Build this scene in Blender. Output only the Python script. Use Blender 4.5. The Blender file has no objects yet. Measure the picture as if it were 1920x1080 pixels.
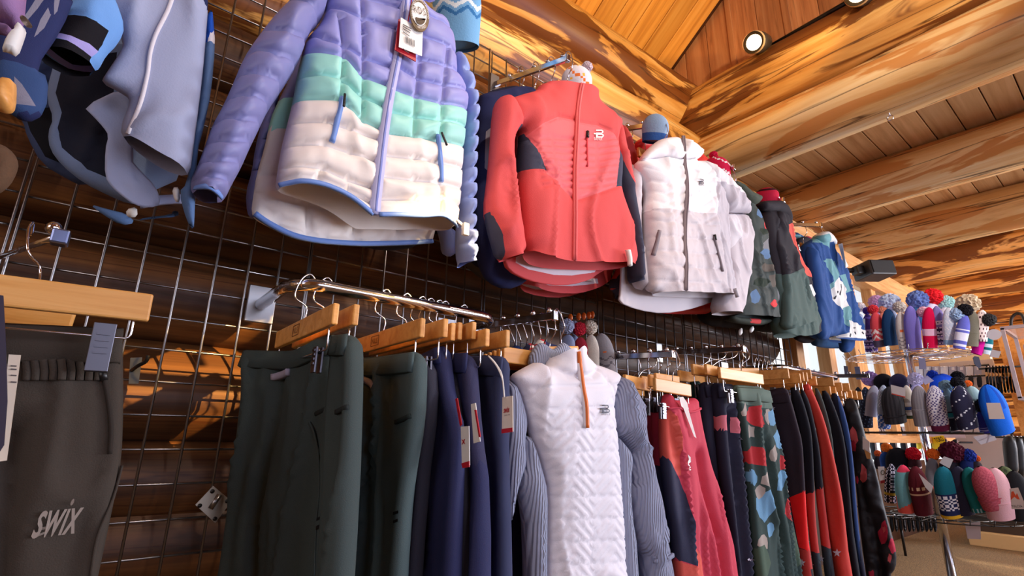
import bpy, bmesh, math, random
import numpy as np
from math import sin, cos, pi, radians
from mathutils import Vector, Matrix, geometry, noise as mnoise
random.seed(7); rng = np.random.default_rng(7)
S = bpy.context.scene; COL = S.collection
# ------------------------------------------------------------------ camera
YAW, PIT, ROL, F = .6725, .2808, .0166, 955.6
CAM = np.array([.198, -1.4685, .902])
_f = np.array([sin(YAW)*cos(PIT), cos(YAW)*cos(PIT), sin(PIT)])
_r = np.array([cos(YAW), -sin(YAW), 0.]); _u = np.cross(_r, _f)
R = np.array([cos(ROL)*_r+sin(ROL)*_u, -sin(ROL)*_r+cos(ROL)*_u, _f])
cd = bpy.data.cameras.new('camera'); cam = bpy.data.objects.new('camera', cd); COL.objects.link(cam)
cd.sensor_width = 36; cd.lens = F/1920*36; cd.clip_start = .02
cam.matrix_world = Matrix(((R[0][0], R[1][0], -R[2][0], CAM[0]), (R[0][1], R[1][1], -R[2][1], CAM[1]), (R[0][2], R[1][2], -R[2][2], CAM[2]), (0, 0, 0, 1)))
S.camera = cam
# ------------------------------------------------------------------ world, lights, exposure
S.view_settings.view_transform = 'Standard'; S.view_settings.look = 'None'
S.view_settings.gamma = 1; S.view_settings.use_curve_mapping = False; S.view_settings.exposure = 0.25
w = bpy.data.worlds.new('world'); S.world = w; w.use_nodes = True
w.node_tree.nodes['Background'].inputs[0].default_value = (.93, .96, 1, 1); w.node_tree.nodes['Background'].inputs[1].default_value = 1.3

def look(o, to):
    o.rotation_euler = (Vector(to)-o.location).to_track_quat('-Z', 'Y').to_euler()
def spot(name, loc, to, W, ang, col, blend=.5, rad=.04):
    l = bpy.data.lights.new(name, 'SPOT'); l.energy = W; l.color = col; l.spot_size = radians(ang); l.spot_blend = blend; l.shadow_soft_size = rad
    o = bpy.data.objects.new(name, l); COL.objects.link(o); o.location = loc; look(o, to); return o
def area(name, loc, to, W, sx, sy, col):
    l = bpy.data.lights.new(name, 'AREA'); l.energy = W; l.color = col; l.shape = 'RECTANGLE'; l.size = sx; l.size_y = sy
    o = bpy.data.objects.new(name, l); COL.objects.link(o); o.location = loc; look(o, to); return o
WARM = (1, .72, .42); COOL = (.70, .78, 1)
KEY = (1, .80, .62)
spot('track_and_fill_spot', (1.3, -2.1, 3.1), (.62, -.3, 2.1), 66, 50, KEY)
spot('track_and_fill_spot', (1.9, -2.1, 3.1), (1.25, -.3, 2.05), 62, 50, KEY)
spot('track_and_fill_spot', (2.5, -2.0, 3.0), (1.9, -.3, 2.0), 40, 50, KEY)
spot('track_and_fill_spot', (1.2, -1.0, 2.5), (1.75, .1, 2.85), 44, 75, (1, .66, .26))
spot('track_and_fill_spot', (2.4, -1.3, 2.6), (2.4, .1, 3.1), 32, 75, (1, .66, .26))
spot('track_and_fill_spot', (.9, -2.3, 2.9), (1.3, -.4, .9), 34, 45, KEY)
spot('track_and_fill_spot', (2.0, -2.0, 2.2), (.36, .08, 1.03), 1300, 7, (1, .62, .20), .3, .02)
spot('track_and_fill_spot', (1.6, -1.7, 2.5), (2.9, -.7, 3.5), 60, 80, (1, .82, .62))  # added uplight that lightens the gable boards
area('window_and_fill_light', (4.6, -4.7, 1.5), (1.6, 0, 1.3), 135, 2.6, 1.8, COOL)
area('window_and_fill_light', (1.2, -4.85, 1.7), (1.2, 0, 1.9), 45, 2.6, 1.6, COOL)
area('window_and_fill_light', (8.6, -4.7, 1.4), (5.0, -.3, 2.6), 430, 2.4, 1.6, (.85, .9, 1))
area('window_and_fill_light', (-2.2, -1.7, 1.8), (.6, -.3, .8), 16, 1.2, 1.2, (.95, .9, .95))  # added fill from the left for the dark trousers, not a window
spot('floor_sun_spot', (6.6, -1.7, 2.4), (6.5, -1.35, 0), 260, 53, (1, .9, .75), .02, .03)  # added spot that throws the sunlit patch on the floor
spot('track_and_fill_spot', (3.3, -2.5, 2.4), (4.35, -.5, 1.35), 85, 42, (1, .94, .9))  # added spot that brightens the hat stand, not part of the track
area('hat_fill_light', (6.2, -2.6, 2.4), (4.6, -.8, .9), 40, .9, .9, (1, .86, .68))  # added fill toward the hats, not a fixture of the shop
ORD = ['first', 'second', 'third', 'fourth', 'fifth', 'sixth', 'seventh', 'eighth', 'ninth', 'tenth', 'eleventh']
# ------------------------------------------------------------------ pixel / point helpers
def ray(x, y): return np.array([(x-960)/F, (540-y)/F, 1.0]) @ R
def at(x, y, d):
    v = ray(x, y); return CAM+v*((-d-CAM[1])/v[1])
def atx(x, y, X):
    v = ray(x, y); return CAM+v*((X-CAM[0])/v[0])
CR = dict(a=(0, 0, 2.571), b=(340, 0, 2.16), c=(860, 80, 2.0775), d=(1140, 180, 2.16), e=(0, 400, 1.588), f=(420, 480, 1.8), g=(900, 560, 2.0775), h=(1140, 620, 2.348),
          i=(1560, 520, 3.6), j=(1560, 780, 3.6), k=(1240, 0, 2.7), l=(1440, 300, 3.375), m=(860, 0, 3), n=(460, 500, 4.3636), o=(900, 560, 5.4), p=(1160, 620, 4.5714), z=(0, 0, 1),
          y=(0, 400, 3.6), A=(0, 0, 4.154), D=(1280, 300, 3), H=(1150, 700, 2.842), I=(1400, 700, 2.842), r=(1580, 800, 3.856), s=(1680, 560, 5.4), t=(1470, 560, 5.4), u=(1600, 530, 7.2), v=(1740, 530, 7.2), w=(1600, 680, 7.2), x=(1740, 680, 7.2))
def q(c, pts):
    ox, oy, s = CR[c]; return [(ox+x/s, oy+y/s) for x, y in pts]
# ------------------------------------------------------------------ materials
def L(c): return tuple(((v/255)/12.92 if v/255 <= .04045 else ((v/255+.055)/1.055)**2.4) for v in c)+(1,)
MC = {}
def nodes(name):
    m = bpy.data.materials.new(name); m.use_nodes = True; nt = m.node_tree
    return m, nt, nt.nodes['Principled BSDF'], nt.nodes.new, nt.links.new
def fab(rgb, rough=.85, bump=.25, scale=600, var=.10, sheen=.0, spec=.25, kind='weave', back=None):
    key = ('fab', rgb, rough, bump, scale, var, sheen, spec, kind, back)
    if key in MC: return MC[key]
    m, nt, b, N, K = nodes('fabric'); c = L(rgb)
    tc = N('ShaderNodeTexCoord'); no = N('ShaderNodeTexNoise'); no.inputs['Scale'].default_value = 9; no.inputs['Detail'].default_value = 4
    K(tc.outputs['Object'], no.inputs['Vector'])
    mx = N('ShaderNodeMix'); mx.data_type = 'RGBA'
    mx.inputs[6].default_value = tuple(v*(1-var) for v in c[:3])+(1,); mx.inputs[7].default_value = tuple(min(1, v*(1+var)) for v in c[:3])+(1,)
    K(no.outputs[0], mx.inputs[0])
    out = mx.outputs[2]
    if back:
        g = N('ShaderNodeNewGeometry'); m2 = N('ShaderNodeMix'); m2.data_type = 'RGBA'; m2.inputs[7].default_value = L(back)
        K(g.outputs['Backfacing'], m2.inputs[0]); K(out, m2.inputs[6]); out = m2.outputs[2]
    K(out, b.inputs['Base Color'])
    b.inputs['Roughness'].default_value = rough; b.inputs['Specular IOR Level'].default_value = spec
    if sheen: b.inputs['Sheen Weight'].default_value = sheen
    if bump:
        if kind == 'rib':
            t = N('ShaderNodeTexWave'); t.inputs['Scale'].default_value = scale; t.inputs['Distortion'].default_value = .3; src = t.outputs['Fac']
        else:
            t = N('ShaderNodeTexNoise'); t.inputs['Scale'].default_value = scale; src = t.outputs[0]
        K(tc.outputs['Object'], t.inputs['Vector'])
        bm = N('ShaderNodeBump'); bm.inputs['Strength'].default_value = bump; bm.inputs['Distance'].default_value = .004 if kind == 'rib' else .002
        K(src, bm.inputs['Height']); K(bm.outputs[0], b.inputs['Normal'])
    MC[key] = m; return m
def shiny(rgb): return fab(rgb, rough=.46, bump=.18, scale=55, var=.06, spec=.35)
def plain(rgb, rough=.5, metal=0, emit=0, spec=.5, alpha=1, trans=0):
    key = ('pl', rgb, rough, metal, emit, spec, alpha, trans)
    if key in MC: return MC[key]
    m, nt, b, N, K = nodes('plain'); c = L(rgb)
    no = N('ShaderNodeTexNoise'); no.inputs['Scale'].default_value = 30; tc = N('ShaderNodeTexCoord'); K(tc.outputs['Object'], no.inputs['Vector'])
    mx = N('ShaderNodeMix'); mx.data_type = 'RGBA'; mx.inputs[6].default_value = tuple(v*.95 for v in c[:3])+(1,); mx.inputs[7].default_value = c
    K(no.outputs[0], mx.inputs[0]); K(mx.outputs[2], b.inputs['Base Color'])
    b.inputs['Roughness'].default_value = rough; b.inputs['Metallic'].default_value = metal; b.inputs['Specular IOR Level'].default_value = spec
    if emit: b.inputs['Emission Color'].default_value = c; b.inputs['Emission Strength'].default_value = emit
    if trans: b.inputs['Transmission Weight'].default_value = trans
    if alpha < 1: b.inputs['Alpha'].default_value = alpha
    MC[key] = m; return m
def wood(cols, sx=1.2, sr=14, rough=.45, crack=0, spec=.4, bump=.3, rnd=True, patch=None):
    key = ('wd', tuple(cols), sx, sr, rough, crack, patch)
    if key in MC: return MC[key]
    m, nt, b, N, K = nodes('wood')
    tc = N('ShaderNodeTexCoord'); oi = N('ShaderNodeObjectInfo'); mp = N('ShaderNodeMapping'); ad = N('ShaderNodeVectorMath'); ad.operation = 'ADD'
    mu = N('ShaderNodeMath'); mu.operation = 'MULTIPLY'; mu.inputs[1].default_value = 37; K(oi.outputs['Random'], mu.inputs[0])
    K(tc.outputs['Object'], ad.inputs[0]); K(mu.outputs[0], ad.inputs[1]); K(ad.outputs[0], mp.inputs['Vector']); mp.inputs['Scale'].default_value = (sx, sr, sr)
    no = N('ShaderNodeTexNoise'); no.inputs['Scale'].default_value = 1; no.inputs['Detail'].default_value = 6; no.inputs['Roughness'].default_value = .62; no.inputs['Distortion'].default_value = .5
    K(mp.outputs[0], no.inputs['Vector'])
    cr = N('ShaderNodeValToRGB'); el = cr.color_ramp.elements
    n = len(cols)
    pos = [.30+.4*i/(n-1) for i in range(n)]
    el[0].position = pos[0]; el[0].color = L(cols[0]); el[1].position = pos[-1]; el[1].color = L(cols[-1])
    for p_, c_ in list(zip(pos, cols))[1:-1]:
        e = el.new(p_); e.color = L(c_)
    K(no.outputs[0], cr.inputs[0]); out = cr.outputs[0]
    if patch:   # peeled-bark patches: broad blotches stretched along the log
        m3 = N('ShaderNodeMapping'); m3.inputs['Scale'].default_value = (sx*1.5, sr*.7, sr*.7); K(ad.outputs[0], m3.inputs['Vector'])
        n3 = N('ShaderNodeTexNoise'); n3.inputs['Scale'].default_value = 1; n3.inputs['Detail'].default_value = 5; n3.inputs['Roughness'].default_value = .55; n3.inputs['Distortion'].default_value = .8
        K(m3.outputs[0], n3.inputs['Vector']); c3 = N('ShaderNodeValToRGB'); c3.color_ramp.elements[0].position = .505; c3.color_ramp.elements[1].position = .54
        c3.color_ramp.elements[1].color = (.92, .92, .92, 1)
        K(n3.outputs[0], c3.inputs[0]); mx = N('ShaderNodeMix'); mx.data_type = 'RGBA'; mx.inputs[7].default_value = L(patch); K(c3.outputs[0], mx.inputs[0]); K(out, mx.inputs[6]); out = mx.outputs[2]
    if crack:
        m2 = N('ShaderNodeMapping'); m2.inputs['Scale'].default_value = (sx*.5, sr*.9, sr*.9); K(ad.outputs[0], m2.inputs['Vector'])
        n2 = N('ShaderNodeTexNoise'); n2.inputs['Scale'].default_value = 1; n2.inputs['Detail'].default_value = 3; K(m2.outputs[0], n2.inputs['Vector'])
        c2 = N('ShaderNodeValToRGB'); e2 = c2.color_ramp.elements; e2[0].position = .488; e2[0].color = (0, 0, 0, 1); e2[1].position = .512; e2[1].color = (0, 0, 0, 1); x = e2.new(.50); x.color = (1, 1, 1, 1)
        K(n2.outputs[0], c2.inputs[0]); mm = N('ShaderNodeMath'); mm.operation = 'MULTIPLY'; mm.inputs[1].default_value = crack; K(c2.outputs[0], mm.inputs[0])
        mx = N('ShaderNodeMix'); mx.data_type = 'RGBA'; mx.inputs[7].default_value = L((60, 25, 8)); K(mm.outputs[0], mx.inputs[0]); K(out, mx.inputs[6]); out = mx.outputs[2]
    hv = N('ShaderNodeHueSaturation'); mr = N('ShaderNodeMapRange'); mr.inputs[3].default_value = .82; mr.inputs[4].default_value = 1.12; K(oi.outputs['Random'], mr.inputs[0]); K(mr.outputs[0], hv.inputs['Value']); K(out, hv.inputs['Color'])
    K(hv.outputs[0], b.inputs['Base Color']); b.inputs['Roughness'].default_value = rough; b.inputs['Specular IOR Level'].default_value = spec
    bm = N('ShaderNodeBump'); bm.inputs['Strength'].default_value = bump; bm.inputs['Distance'].default_value = .004; K(no.outputs[0], bm.inputs['Height']); K(bm.outputs[0], b.inputs['Normal'])
    MC[key] = m; return m
CHROME = plain((215, 215, 222), .12, 1); STEEL = plain((150, 148, 150), .3, 1); BLACKM = plain((18, 18, 20), .4); WHITEP = plain((240, 238, 235), .5); REDP = plain((190, 20, 40), .5)
LOGM = wood([(120, 66, 24), (210, 148, 72), (234, 180, 104), (244, 208, 146)], .8, 10, .40, .85, patch=(108, 54, 18))
LOGP = wood([(176, 126, 70), (228, 184, 122), (240, 208, 154), (248, 228, 188)], .7, 9, .38, .85, patch=(206, 140, 74))
LOGSHADE = wood([(34, 18, 8), (72, 42, 20), (98, 60, 30), (126, 82, 42)], 1.2, 16, .5, .8)  # honey logs of the wall, darkened in colour for the shade behind the clothes
PLANK = wood([(196, 146, 90), (222, 176, 120), (234, 192, 138)], 1.0, 22, .5, 0)
ROOFP = wood([(188, 118, 44), (226, 156, 66), (236, 172, 84)], 1.0, 22, .45, 0)
GABLE = wood([(150, 90, 50), (190, 126, 78), (208, 148, 98)], 1.0, 16, .55, .3)
HANGW = wood([(205, 138, 66), (228, 164, 88), (238, 180, 108)], 3, 40, .4, 0)
FRAMEW = wood([(186, 120, 62), (214, 156, 96), (228, 176, 120)], 3, 40, .5, 0)
# ------------------------------------------------------------------ mesh collector
class MB:
    def __init__(s): s.v = []; s.f = []; s.m = []; s.sm = []
    def add(s, V, Fc, mi=0, smooth=False):
        o = len(s.v); s.v += [tuple(map(float, p)) for p in V]; s.f += [tuple(i+o for i in f) for f in Fc]; s.m += [mi]*len(Fc) if isinstance(mi, int) else list(mi); s.sm += [smooth]*len(Fc); return s
    def box(s, c, dx, dy, dz, ax=None, mi=0, bev=0):     # half extents; ax = 3 axes
        c = np.array(c, float); A = np.eye(3) if ax is None else np.array(ax, float)
        if bev:
            bm = bmesh.new(); bmesh.ops.create_cube(bm, size=2)
            for v in bm.verts: v.co = (v.co.x*dx, v.co.y*dy, v.co.z*dz)
            bmesh.ops.bevel(bm, geom=bm.edges[:], offset=bev, segments=2, affect='EDGES', profile=.5)
            bm.verts.index_update(); V = [c+np.array(v.co)@A for v in bm.verts]; Fc = [[v.index for v in f.verts] for f in bm.faces]; bm.free()
            return s.add(V, Fc, mi)
        V = [c+np.array([x*dx, y*dy, z*dz])@A for x in (-1, 1) for y in (-1, 1) for z in (-1, 1)]
        return s.add(V, [(0, 1, 3, 2), (4, 6, 7, 5), (0, 4, 5, 1), (2, 3, 7, 6), (0, 2, 6, 4), (1, 5, 7, 3)], mi)
    def tube(s, P, r, n=8, mi=0, cap=True, flat=1):
        P = [np.array(p, float) for p in P]; rr = r if hasattr(r, '__len__') else [r]*len(P); V = []; Fc = []
        ref = None
        for i, p in enumerate(P):
            t = P[min(i+1, len(P)-1)]-P[max(i-1, 0)]; t = t/(np.linalg.norm(t)+1e-12)
            if ref is None: ref = np.array([0, 0, 1.]) if abs(t[2]) < .9 else np.array([1., 0, 0])
            a = np.cross(t, ref); a /= np.linalg.norm(a)+1e-12; b = np.cross(a, t); ref = b
            for k in range(n):
                th = 2*pi*k/n; V.append(p+rr[i]*(cos(th)*a+flat*sin(th)*b))
        for i in range(len(P)-1):
            for k in range(n): Fc.append((i*n+k, i*n+(k+1) % n, (i+1)*n+(k+1) % n, (i+1)*n+k))
        if cap: Fc += [tuple(range(n))[::-1], tuple((len(P)-1)*n+k for k in range(n))]
        return s.add(V, Fc, mi, True)
    def ball(s, c, r, mi=0, n=12, sc=(1, 1, 1)):
        V = []; Fc = []; m = n//2
        for i in range(m+1):
            for k in range(n):
                a = pi*i/m; b = 2*pi*k/n; V.append((c[0]+r*sc[0]*sin(a)*cos(b), c[1]+r*sc[1]*sin(a)*sin(b), c[2]+r*sc[2]*cos(a)))
        for i in range(m):
            for k in range(n): Fc.append((i*n+k, (i+1)*n+k, (i+1)*n+(k+1) % n, i*n+(k+1) % n))
        return s.add(V, Fc, mi, True)
    def build(s, name, mats, parent=None, label=None, cat=None, group=None, kind=None, origin=None):
        me = bpy.data.meshes.new(name); o = bpy.data.objects.new(name, me); COL.objects.link(o)
        V = np.array(s.v)
        if origin is None: origin = V.mean(0) if parent is None else (0, 0, 0)
        base = np.array(origin, float)
        if parent is not None:
            o.parent = parent; pl = np.array(parent.matrix_basis.translation if parent.parent is None else parent.matrix_basis.translation+parent.parent.matrix_basis.translation)
            # keep part coordinates relative to the thing
            V = V-pl
        else: V = V-base; o.location = base
        me.from_pydata(V.tolist(), [], s.f)
        for mt in (mats if isinstance(mats, (list, tuple)) else [mats]): me.materials.append(mt)
        me.polygons.foreach_set('material_index', s.m); me.polygons.foreach_set('use_smooth', s.sm); me.update()
        if label: o['label'] = label
        if cat: o['category'] = cat
        if group: o['group'] = group
        if kind: o['kind'] = kind
        return o
def thing(name, label, cat, loc, group=None):
    o = bpy.data.objects.new(name, None); COL.objects.link(o); o.location = tuple(map(float, loc)); o['label'] = label; o['category'] = cat; o.empty_display_size = .05
    if group: o['group'] = group
    return o
def struct(name, loc=(0, 0, 0)):
    o = bpy.data.objects.new(name, None); COL.objects.link(o); o.location = loc; o['kind'] = 'structure'; o.empty_display_size = .1; return o
def bez(P, n=6):   # Catmull-Rom through points
    P = [np.array(p, float) for p in P]; o = []
    for i in range(len(P)-1):
        a, b, c, d = P[max(i-1, 0)], P[i], P[i+1], P[min(i+2, len(P)-1)]
        for k in range(n):
            t = k/n; o.append(.5*((2*b)+(c-a)*t+(2*a-5*b+4*c-d)*t*t+(3*b-a-3*c+d)*t**3))
    o.append(P[-1]); return o
def vnoise(x, y, seed=0):   # smooth value noise on arrays
    x = np.asarray(x)+seed*17.31; y = np.asarray(y)+seed*7.77
    xi = np.floor(x); yi = np.floor(y); fx = x-xi; fy = y-yi; fx = fx*fx*(3-2*fx); fy = fy*fy*(3-2*fy)
    def h(a, b): t = np.sin(a*127.1+b*311.7)*43758.5453; return t-np.floor(t)
    return (h(xi, yi)*(1-fx)+h(xi+1, yi)*fx)*(1-fy)+(h(xi, yi+1)*(1-fx)+h(xi+1, yi+1)*fx)*fy-.5
# ================================================================== SETTING
def log(name, A, B, ra, rb, mat, parent=None, seed=0, seg=20, n=40, bump=.012, kind=None):
    A = np.array(A, float); B = np.array(B, float); d = B-A; Ln = np.linalg.norm(d); V = []; Fc = []
    for i in range(n+1):
        t = i/n; r = ra+(rb-ra)*t
        for k in range(seg):
            th = 2*pi*k/seg; nz = float(vnoise(t*Ln*1.3, 2+cos(th)*1.3, seed)+vnoise(t*Ln*1.3, 9+sin(th)*1.3, seed+3))
            rr = r+bump*nz*1.6; V.append((t*Ln, rr*cos(th), rr*sin(th)))
    for i in range(n):
        for k in range(seg): Fc.append((i*seg+k, i*seg+(k+1) % seg, (i+1)*seg+(k+1) % seg, (i+1)*seg+k))
    Fc += [tuple(range(seg))[::-1], tuple(n*seg+k for k in range(seg))]
    me = bpy.data.meshes.new(name); me.from_pydata(V, [], Fc); me.materials.append(mat); me.polygons.foreach_set('use_smooth', [True]*(n*seg)+[False]*2); me.update()
    o = bpy.data.objects.new(name, me); COL.objects.link(o)
    q_ = Vector((1, 0, 0)).rotation_difference(Vector(d/Ln)); o.rotation_mode = 'QUATERNION'; o.rotation_quaternion = q_; o.location = A
    if parent is not None: o.parent = parent; o.location = A-np.array(parent.location)
    if kind: o['kind'] = kind
    return o
def board(name, c, dx, dy, dz, mat, parent, rot=None, bev=.004):   # box whose local X runs along the grain
    key = (round(dx, 4), round(dy, 4), round(dz, 4), mat.name)
    if key not in board.c:
        m = MB().box((0, 0, 0), dx, dy, dz, bev=bev); me = bpy.data.meshes.new(name); me.from_pydata(m.v, [], m.f); me.materials.append(mat); board.c[key] = me
    o = bpy.data.objects.new(name, board.c[key]); COL.objects.link(o); o.location = np.array(c)-(np.array(parent.location) if parent else 0)
    if rot is not None: o.rotation_euler = rot
    if parent: o.parent = parent
    return o
board.c = {}
wl = struct('wall_left')
zj = [.0, .30, .57, .70, .86, 1.12, 1.37, 1.62, 1.87, 2.10, 2.36]
zj = [0, .28, .56, .70, .86, 1.12, 1.38, 1.64, 1.90, 2.14, 2.40]
for i in range(len(zj)-1):
    r = (zj[i+1]-zj[i])/2; zc = (zj[i+1]+zj[i])/2
    xe = 3.74 if zc < 2.3 else 9.9
    log('log', (-2.6, .19, zc), (xe, .19, zc), max(r*1.04, .12), max(r*1.04, .12), LOGSHADE if zc < 2.1 else LOGM, wl, i)
log('log', (-2.6, .20, 2.48), (2.95, .15, 2.63), .19, .17, LOGM, wl, 21)
log('log', (-2.6, .18, 2.80), (2.93, .13, 2.97), .17, .175, LOGM, wl, 22)
log('log', (2.8, .20, 2.56), (9.9, .20, 2.56), .18, .18, LOGM, wl, 23)
bk = MB().box((-.6, .40, 1.7), 4.34, .02, 1.7).box((6.8, .4, .35), 3.2, .02, .35); bk.build('log_backing', wood([(40, 18, 7), (60, 28, 10)], 1, 10), wl)
# tie logs and ceiling beams
tb = struct('trim_1')
log('beam', (2.88, .12, 2.87), (2.86, -5, 2.86), .165, .175, LOGM, tb, 31); log('beam', (2.93, .10, 2.56), (2.90, -5, 2.565), .165, .168, LOGP, tb, 32)
for i, X in enumerate((4.12, 5.3, 6.45, 7.6, 8.75)):
    log('beam', (X, .12, 2.60), (X, -5, 2.60), .165, .165, LOGP if i < 2 else LOGM, tb, 40+i)
# flat plank ceiling
ce = struct('ceiling'); pw = .138
for i in range(38):
    board('plank', (6.5, .25-pw*i, 2.765), 3.6, pw/2-.0025, .012, PLANK, ce)
MB().box((6.5, -2.3, 2.80), 3.7, 2.8, .012).build('ceiling_deck', wood([(60, 32, 12), (80, 44, 18)], 1, 10), ce)
# vaulted roof planks run up the slope; gable boards with battens
al = math.atan(.734); e_s = np.array([0, -cos(al), sin(al)])
rf = struct('ceiling_vault')
for i in range(34):
    c = np.array([2.83-.155*i, .17, 3.40])+e_s*1.3
    board('plank', c, 1.9, .155/2-.003, .012, ROOFP, rf, (0, -al, -pi/2))
m = MB(); c = np.array([.2, .17, 3.43])+e_s*1.3; m.box(c, 2.75, 1.95, .012, [(1, 0, 0), e_s, np.cross((1, 0, 0), e_s)]); m.build('roof_deck', wood([(60, 32, 12), (80, 44, 18)], 1, 10), rf)
ga = struct('wall_gable')
for i in range(30):
    y = .35-.165*i; top = 3.5-.734*(y-.10)
    board('board', (2.96, y, (2.9+top)/2), (top-2.9)/2+.06, .0815, .012, GABLE, ga, (0, -pi/2, 0))
    if i % 2 and i > 1: board('batten', (2.945, y-.082, (2.9+top)/2), (top-2.9)/2+.02, .018, .008, GABLE, ga, (0, -pi/2, 0))
MB().box((2.99, -2, 3.9), .01, 2.6, 1.1).build('gable_backing', wood([(60, 32, 12), (80, 44, 18)], 1, 10), ga)
# floor, far wall
m, nt, b, N, K = nodes('carpet'); tc = N('ShaderNodeTexCoord'); no = N('ShaderNodeTexNoise'); no.inputs['Scale'].default_value = 140; no.inputs['Detail'].default_value = 3; K(tc.outputs['Object'], no.inputs['Vector'])
cr = N('ShaderNodeValToRGB'); cr.color_ramp.elements[0].position = .35; cr.color_ramp.elements[0].color = L((84, 64, 40)); cr.color_ramp.elements[1].position = .65; cr.color_ramp.elements[1].color = L((150, 118, 76)); K(no.outputs[0], cr.inputs[0]); K(cr.outputs[0], b.inputs['Base Color']); b.inputs['Roughness'].default_value = .95
bm_ = N('ShaderNodeBump'); bm_.inputs['Strength'].default_value = .5; bm_.inputs['Distance'].default_value = .01; K(no.outputs[0], bm_.inputs['Height']); K(bm_.outputs[0], b.inputs['Normal']); CARPET = m
MB().box((3.6, -2.3, -.03), 6.4, 2.8, .03).build('floor', CARPET, kind='structure')
wf = struct('wall_far')
for i in range(12):
    log('log', (9.75, .3, .12+.25*i), (9.75, -5, .12+.25*i), .13, .13, LOGM, wf, 60+i)
wr = struct('wall_right'); board('panelling', (3.6, -5.15, 1.75), 6.4, .04, 1.75, LOGM, wr); wb = struct('wall_back'); board('panelling', (-2.7, -2.4, 2.6), 2.9, .04, 2.6, LOGM, wb, (0, 0, pi/2))
board('roof_far_slope', (.2, -4.0, 4.4), 2.8, 1.75, .02, ROOFP, rf, (al, 0, 0))
# windows of the left wall
SKYP = plain((255, 255, 255), .5, emit=3.2)
hd = struct('trim_2'); board('window_header', (6.75, -.02, 2.33), 3.05, .05, .10, FRAMEW, hd); board('window_sill', (6.75, -.0, .92), 3.05, .07, .03, FRAMEW, hd)
GLASS = plain((240, 248, 255), .02, trans=1, spec=.5)
for i in range(5):
    x0 = 3.78+i*1.2; wd = struct('window_%d' % (i+1))
    for xx in (x0+.05, x0+.60, x0+1.14): board('frame_stile', (xx, .02, 1.6), .66, .045, .055, FRAMEW, wd, (0, -pi/2, 0))
    MB().box((x0+.6, .05, 1.6), .58, .003, .66).build('glass_pane', GLASS, wd)
# ================================================================== GARMENT TOOLS
class Plane:      # vertical plane through (x, y); ang 0 = parallel to the left wall, 90 = sticking out of it; lean tips the top towards the wall
    def __init__(s, x, y, ang=0, lean=0):
        a = radians(ang); s.o = np.array([x, y, 0.]); s.e = np.array([cos(a), -sin(a), 0.]); n0 = np.array([-sin(a), -cos(a), 0.])
        l = radians(lean); s.w = np.array([0, 0, cos(l)])-n0*sin(l); s.n = n0*cos(l)+np.array([0, 0, sin(l)])
        s.o = s.o+np.array([0, 0, 1.6]) if lean else s.o
    def uv(s, x, y):
        v = ray(x, y); t = np.dot(s.o-CAM, s.n)/np.dot(v, s.n); p = CAM+v*t-s.o; return (np.dot(p, s.e), np.dot(p, s.w))
    def uvs(s, P): return [s.uv(x, y) for x, y in P]
    def p(s, u, v, h=0): return s.o+s.e*u+s.w*v+s.n*h
def wallp(d, lean=0): return Plane(0, -d, 0, lean)
def chaikin(P, fl, n):
    for _ in range(n):
        Q = []; G = []
        for i in range(len(P)):
            a = np.array(P[i]); b = np.array(P[(i+1) % len(P)]); Q += [tuple(.75*a+.25*b), tuple(.25*a+.75*b)]; G += [fl[i], fl[i] and fl[(i+1) % len(P)]]
        P, fl = Q, G
    return P, fl
def segdist(P, A, B):    # min distance of points to segments
    P = np.asarray(P)[:, None, :]; A = np.asarray(A)[None]; B = np.asarray(B)[None]; d = B-A
    t = np.clip(((P-A)*d).sum(2)/((d*d).sum(2)+1e-12), 0, 1); return np.sqrt((((A+t[..., None]*d)-P)**2).sum(2)).min(1)
def inpoly(P, poly):
    P = np.asarray(P); x, y = P[:, 0], P[:, 1]; r = np.zeros(len(P), bool); n = len(poly)
    for i in range(n):
        x1, y1 = poly[i]; x2, y2 = poly[(i+1) % n]
        if y1 == y2: continue
        r ^= ((y1 > y) != (y2 > y)) & (x < (x2-x1)*(y-y1)/(y2-y1)+x1)
    return r
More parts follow.
